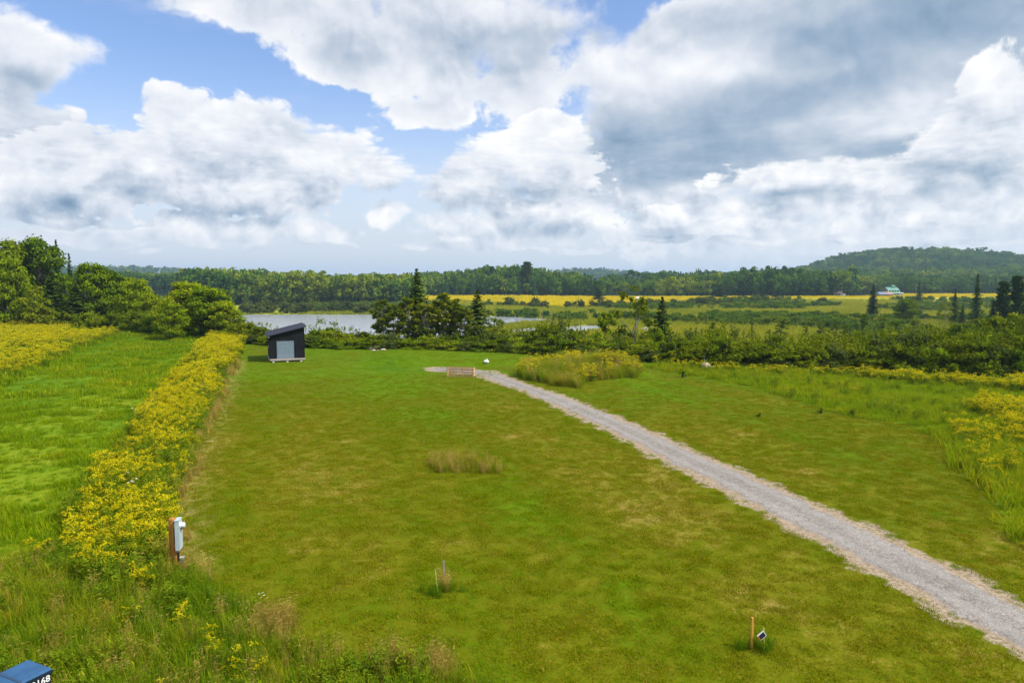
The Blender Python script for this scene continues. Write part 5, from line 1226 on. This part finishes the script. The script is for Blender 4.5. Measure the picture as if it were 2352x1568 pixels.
# ---- farm beyond the bog
def farm():
    d=555.; x=at_depth(2046,d); z=landz(x,d); yaw=math.radians(20)
    s=thing('farmhouse','green gambrel-roofed farmhouse with white porch beyond the bog','house',(x,d,z-.3),yaw)
    W,D,h=11.5,8.,2.9
    mb=MB(); mb.box((0,0,h/2),(W,D,h)); part(mb,'wall',M['barnwall'],s)
    g=[(-D/2-.4,h-.2),(-D/2+1.4,h+3.1),(0,h+4.6),(D/2-1.4,h+3.1),(D/2+.4,h-.2)]
    mb=MB(); V=[[sx*(W/2+.4),y,zz] for sx in (-1,1) for y,zz in g]; mb.add(V,[[i,i+1,i+6,i+5] for i in range(4)])
    V2=[[sx*(W/2+.4),y,zz-.25] for sx in (-1,1) for y,zz in g]; mb.add(V2,[[i+5,i+6,i+1,i] for i in range(4)]); rf=part(mb,'roof',M['barngreen'],s)
    for sx in (-1,1):
        mb=MB(); V=[[sx*W/2,y,zz-.12] for y,zz in g]; mb.add(V,[[0,1,3,4]]); mb.add(V,[[1,2,3]]); part(mb,'gable',M['barnwall'],s)
        mb=MB(); mb.box((sx*(W/2+.05),0,h+1.3),(.15,1.2,1.3)); fr=part(mb,'window',M['white'],s); mb=MB(); mb.box((sx*(W/2+.12),0,h+1.3),(.08,1.0,1.2)); part(mb,'pane',M['dark'],fr)
    mb=MB(); mb.box((2.2,0,h+4.6),(3.0,2.4,1.6)); mb.add([[.4,-1.4,h+5.3],[4.,-1.4,h+5.3],[4.,1.4,h+5.3],[.4,1.4,h+5.3],[.8,0,h+6.1],[3.6,0,h+6.1]],[[0,1,5,4],[2,3,4,5]]); mb.add([[.4,-1.4,h+5.3],[.4,1.4,h+5.3],[.8,0,h+6.1],[4.,-1.4,h+5.3],[4.,1.4,h+5.3],[3.6,0,h+6.1]],[[0,1,2],[3,5,4]]); part(mb,'cupola',M['barngreen'],rf)
    for i in range(4):
        mb=MB(); mb.box((-4.2+i*2.8,-D/2+.35,h+1.7),(1.1,.9,1.2)); w=part(mb,'dormer',M['barngreen'],rf)
        mb=MB(); mb.box((-4.2+i*2.8,-D/2-.12,h+1.7),(.8,.1,.85)); part(mb,'pane',M['dark'],w)
    mb=MB(); mb.box((W/2+2.,-D/2+2.2,1.6),(4.,4.2,3.2)); p=part(mb,'porch',M['white'],s)
    for i in range(4): mb=MB(); mb.box((W/2+.7+i*.9,-D/2+.06,1.8),(.5,.1,1.7)); part(mb,'opening',M['dark'],p)
    x=at_depth(2030,530); z=landz(x,530); s=thing('farm_shed','low farm shed with blue-grey and rusty roof before the farmhouse','shed',(x,530,z-.3),math.radians(14))
    mb=MB(); mb.box((0,0,1.2),(12.,6.,2.4)); part(mb,'wall',M['barnwall'],s)
    for x0,x1,m in ((-6.5,1.5,'greyroof'),(1.5,6.5,'rustroof')):
        mb=MB(); mb.add([[x0,-3.6,2.2],[x1,-3.6,2.2],[x1,0,4.1],[x0+1.6 if x0<0 else x0,0,4.1],[x1,3.6,2.2],[x0,3.6,2.2]],[[0,1,2,3],[3,2,4,5]]); 
        if x0<0: mb.add([[x0,-3.6,2.2],[x0+1.6,0,4.1],[x0,3.6,2.2]],[[0,1,2]])
        part(mb,'roof',M[m],s)
    x=at_depth(1925,545); z=landz(x,545); s=thing('cabin','small white cabin with brown roof at the edge of the wood','cabin',(x,545,z-.2),math.radians(-25))
    mb=MB(); mb.box((0,0,1.3),(6.,4.5,2.6)); part(mb,'wall',M['barnwall'],s)
    mb=MB(); mb.add([[-3.4,-2.6,2.5],[3.4,-2.6,2.5],[3.4,0,4.4],[-3.4,0,4.4],[3.4,2.6,2.5],[-3.4,2.6,2.5]],[[0,1,2,3],[3,2,4,5]]); mb.add([[3.2,-2.4,2.5],[3.2,2.4,2.5],[3.2,0,4.2],[-3.2,-2.4,2.5],[-3.2,2.4,2.5],[-3.2,0,4.2]],[[0,1,2],[3,5,4]]); part(mb,'roof',M['brownroof'],s)
    mb=MB(); mb.box((3.9,-.6,1.1),(3.4,3.8,2.2)); part(mb,'annex',M['white'],s)
    mb=MB(); mb.box((3.2,-2.52,1.4),(.9,.08,.8)); part(mb,'window',M['dark'],s)
    x=at_depth(2105,600); s=thing('utility_pole','thin pale utility pole in the far pale field','pole',(x,600,landz(x,600)))
    mb=MB(); mb.tube([(0,0,-1),(0,0,9.)],[.16,.12],6); part(mb,'pole',M['stakegrey'],s); mb=MB(); mb.box((0,0,8.3),(2.,.14,.16)); part(mb,'crossarm',M['stakegrey'],s)
    x=at_depth(1464,470); s=thing('wrapped_bale','white wrapped bale in the far yellow field','bale',(x,470,landz(x,470)))
    mb=MB(); mb.tube([(-.9,0,1.1),(.9,0,1.1)],[1.25,1.25],12); part(mb,'wrap',M['white'],s,True); mb=MB(); mb.tube([(-.95,0,1.1),(.95,0,1.1)],[.35,.35],8); part(mb,'end_wrap',M['bag'],s)
farm()
# dead snags in the bog
for i,(px,y,top,lab) in enumerate(((1245,205,700,'bare dead snag standing by the creek left'),(1262,210,706,'shorter bare snag by the creek right'),(2126,150,706,'pale dead stub in front of the larches'))):
    x=at_depth(px,y); z=landz(x,y); d=ray(px,top); H=CAM_Z+d[2]*y/d[1]-z; s=thing('dead_snag',lab,'dead tree',(x,y,z),0,'dead snags in the bog'); r=np.random.default_rng(i)
    mb=MB(); mb.tube([(0,0,-.3),(.1,0,H*.5),(.05,.1,H)],[.10,.07,.02],5); part(mb,'trunk',M['twig'],s)
    for k in range(9):
        t=r.uniform(.35,.95); a=r.uniform(0,6.283); L=(1-t)*1.6+.3; mb=MB(); b=np.array([.08,0,H*t]); mb.tube([b,b+np.array([math.cos(a),math.sin(a),.5])*L*.6,b+np.array([math.cos(a),math.sin(a),.8])*L],[.03,.02,.006],4,cap=False); part(mb,'branch',M['twig'],s)
# daisies on the lawn
for i,(px,py) in enumerate(((594,1395),(602,1392),(606,1398),(343,1483))):
    p=gp(px,py); s=thing('daisy',['left white daisy of three at the verge','middle white daisy of three at the verge','right white daisy of three at the verge','single white daisy in the near grass'][i],'daisy',(p[0],p[1],landz(p[0],p[1])),0,'white daisies')
    mb=MB(); mb.tube([(0,0,0),(.02,0,.34)],[.004,.003],4); part(mb,'stem',M['goldleaf'],s); mb=MB(); a=np.arange(12)*6.283/12
    for k in a: mb.add([[.02,0,.34],[.02+.022*math.cos(k-.2),.022*math.sin(k-.2),.352],[.02+.032*math.cos(k),.032*math.sin(k),.35],[.02+.022*math.cos(k+.2),.022*math.sin(k+.2),.352]],[[0,1,2,3]])
    part(mb,'flower_head',M['white'],s)

# ------------------------------------------------------------------ air
def haze():
    m=bpy.data.materials.new('haze'); m.use_nodes=True; t=m.node_tree; t.nodes.clear(); K=NT(t)
    v=K.n('ShaderNodeVolumePrincipled'); v.inputs['Color'].default_value=(.52,.74,1.0,1); v.inputs['Density'].default_value=HAZE; v.inputs['Anisotropy'].default_value=.2
    o=K.n('ShaderNodeOutputMaterial'); t.links.new(v.outputs[0],o.inputs['Volume'])
    mb=MB(); mb.box((0,3000,57),(13600,7600,134)); me=mb.mesh('haze',m); h=obj('haze',me); tag(h,'thin blue summer haze over the whole valley','haze',kind='stuff')
HAZE=.00014
haze()
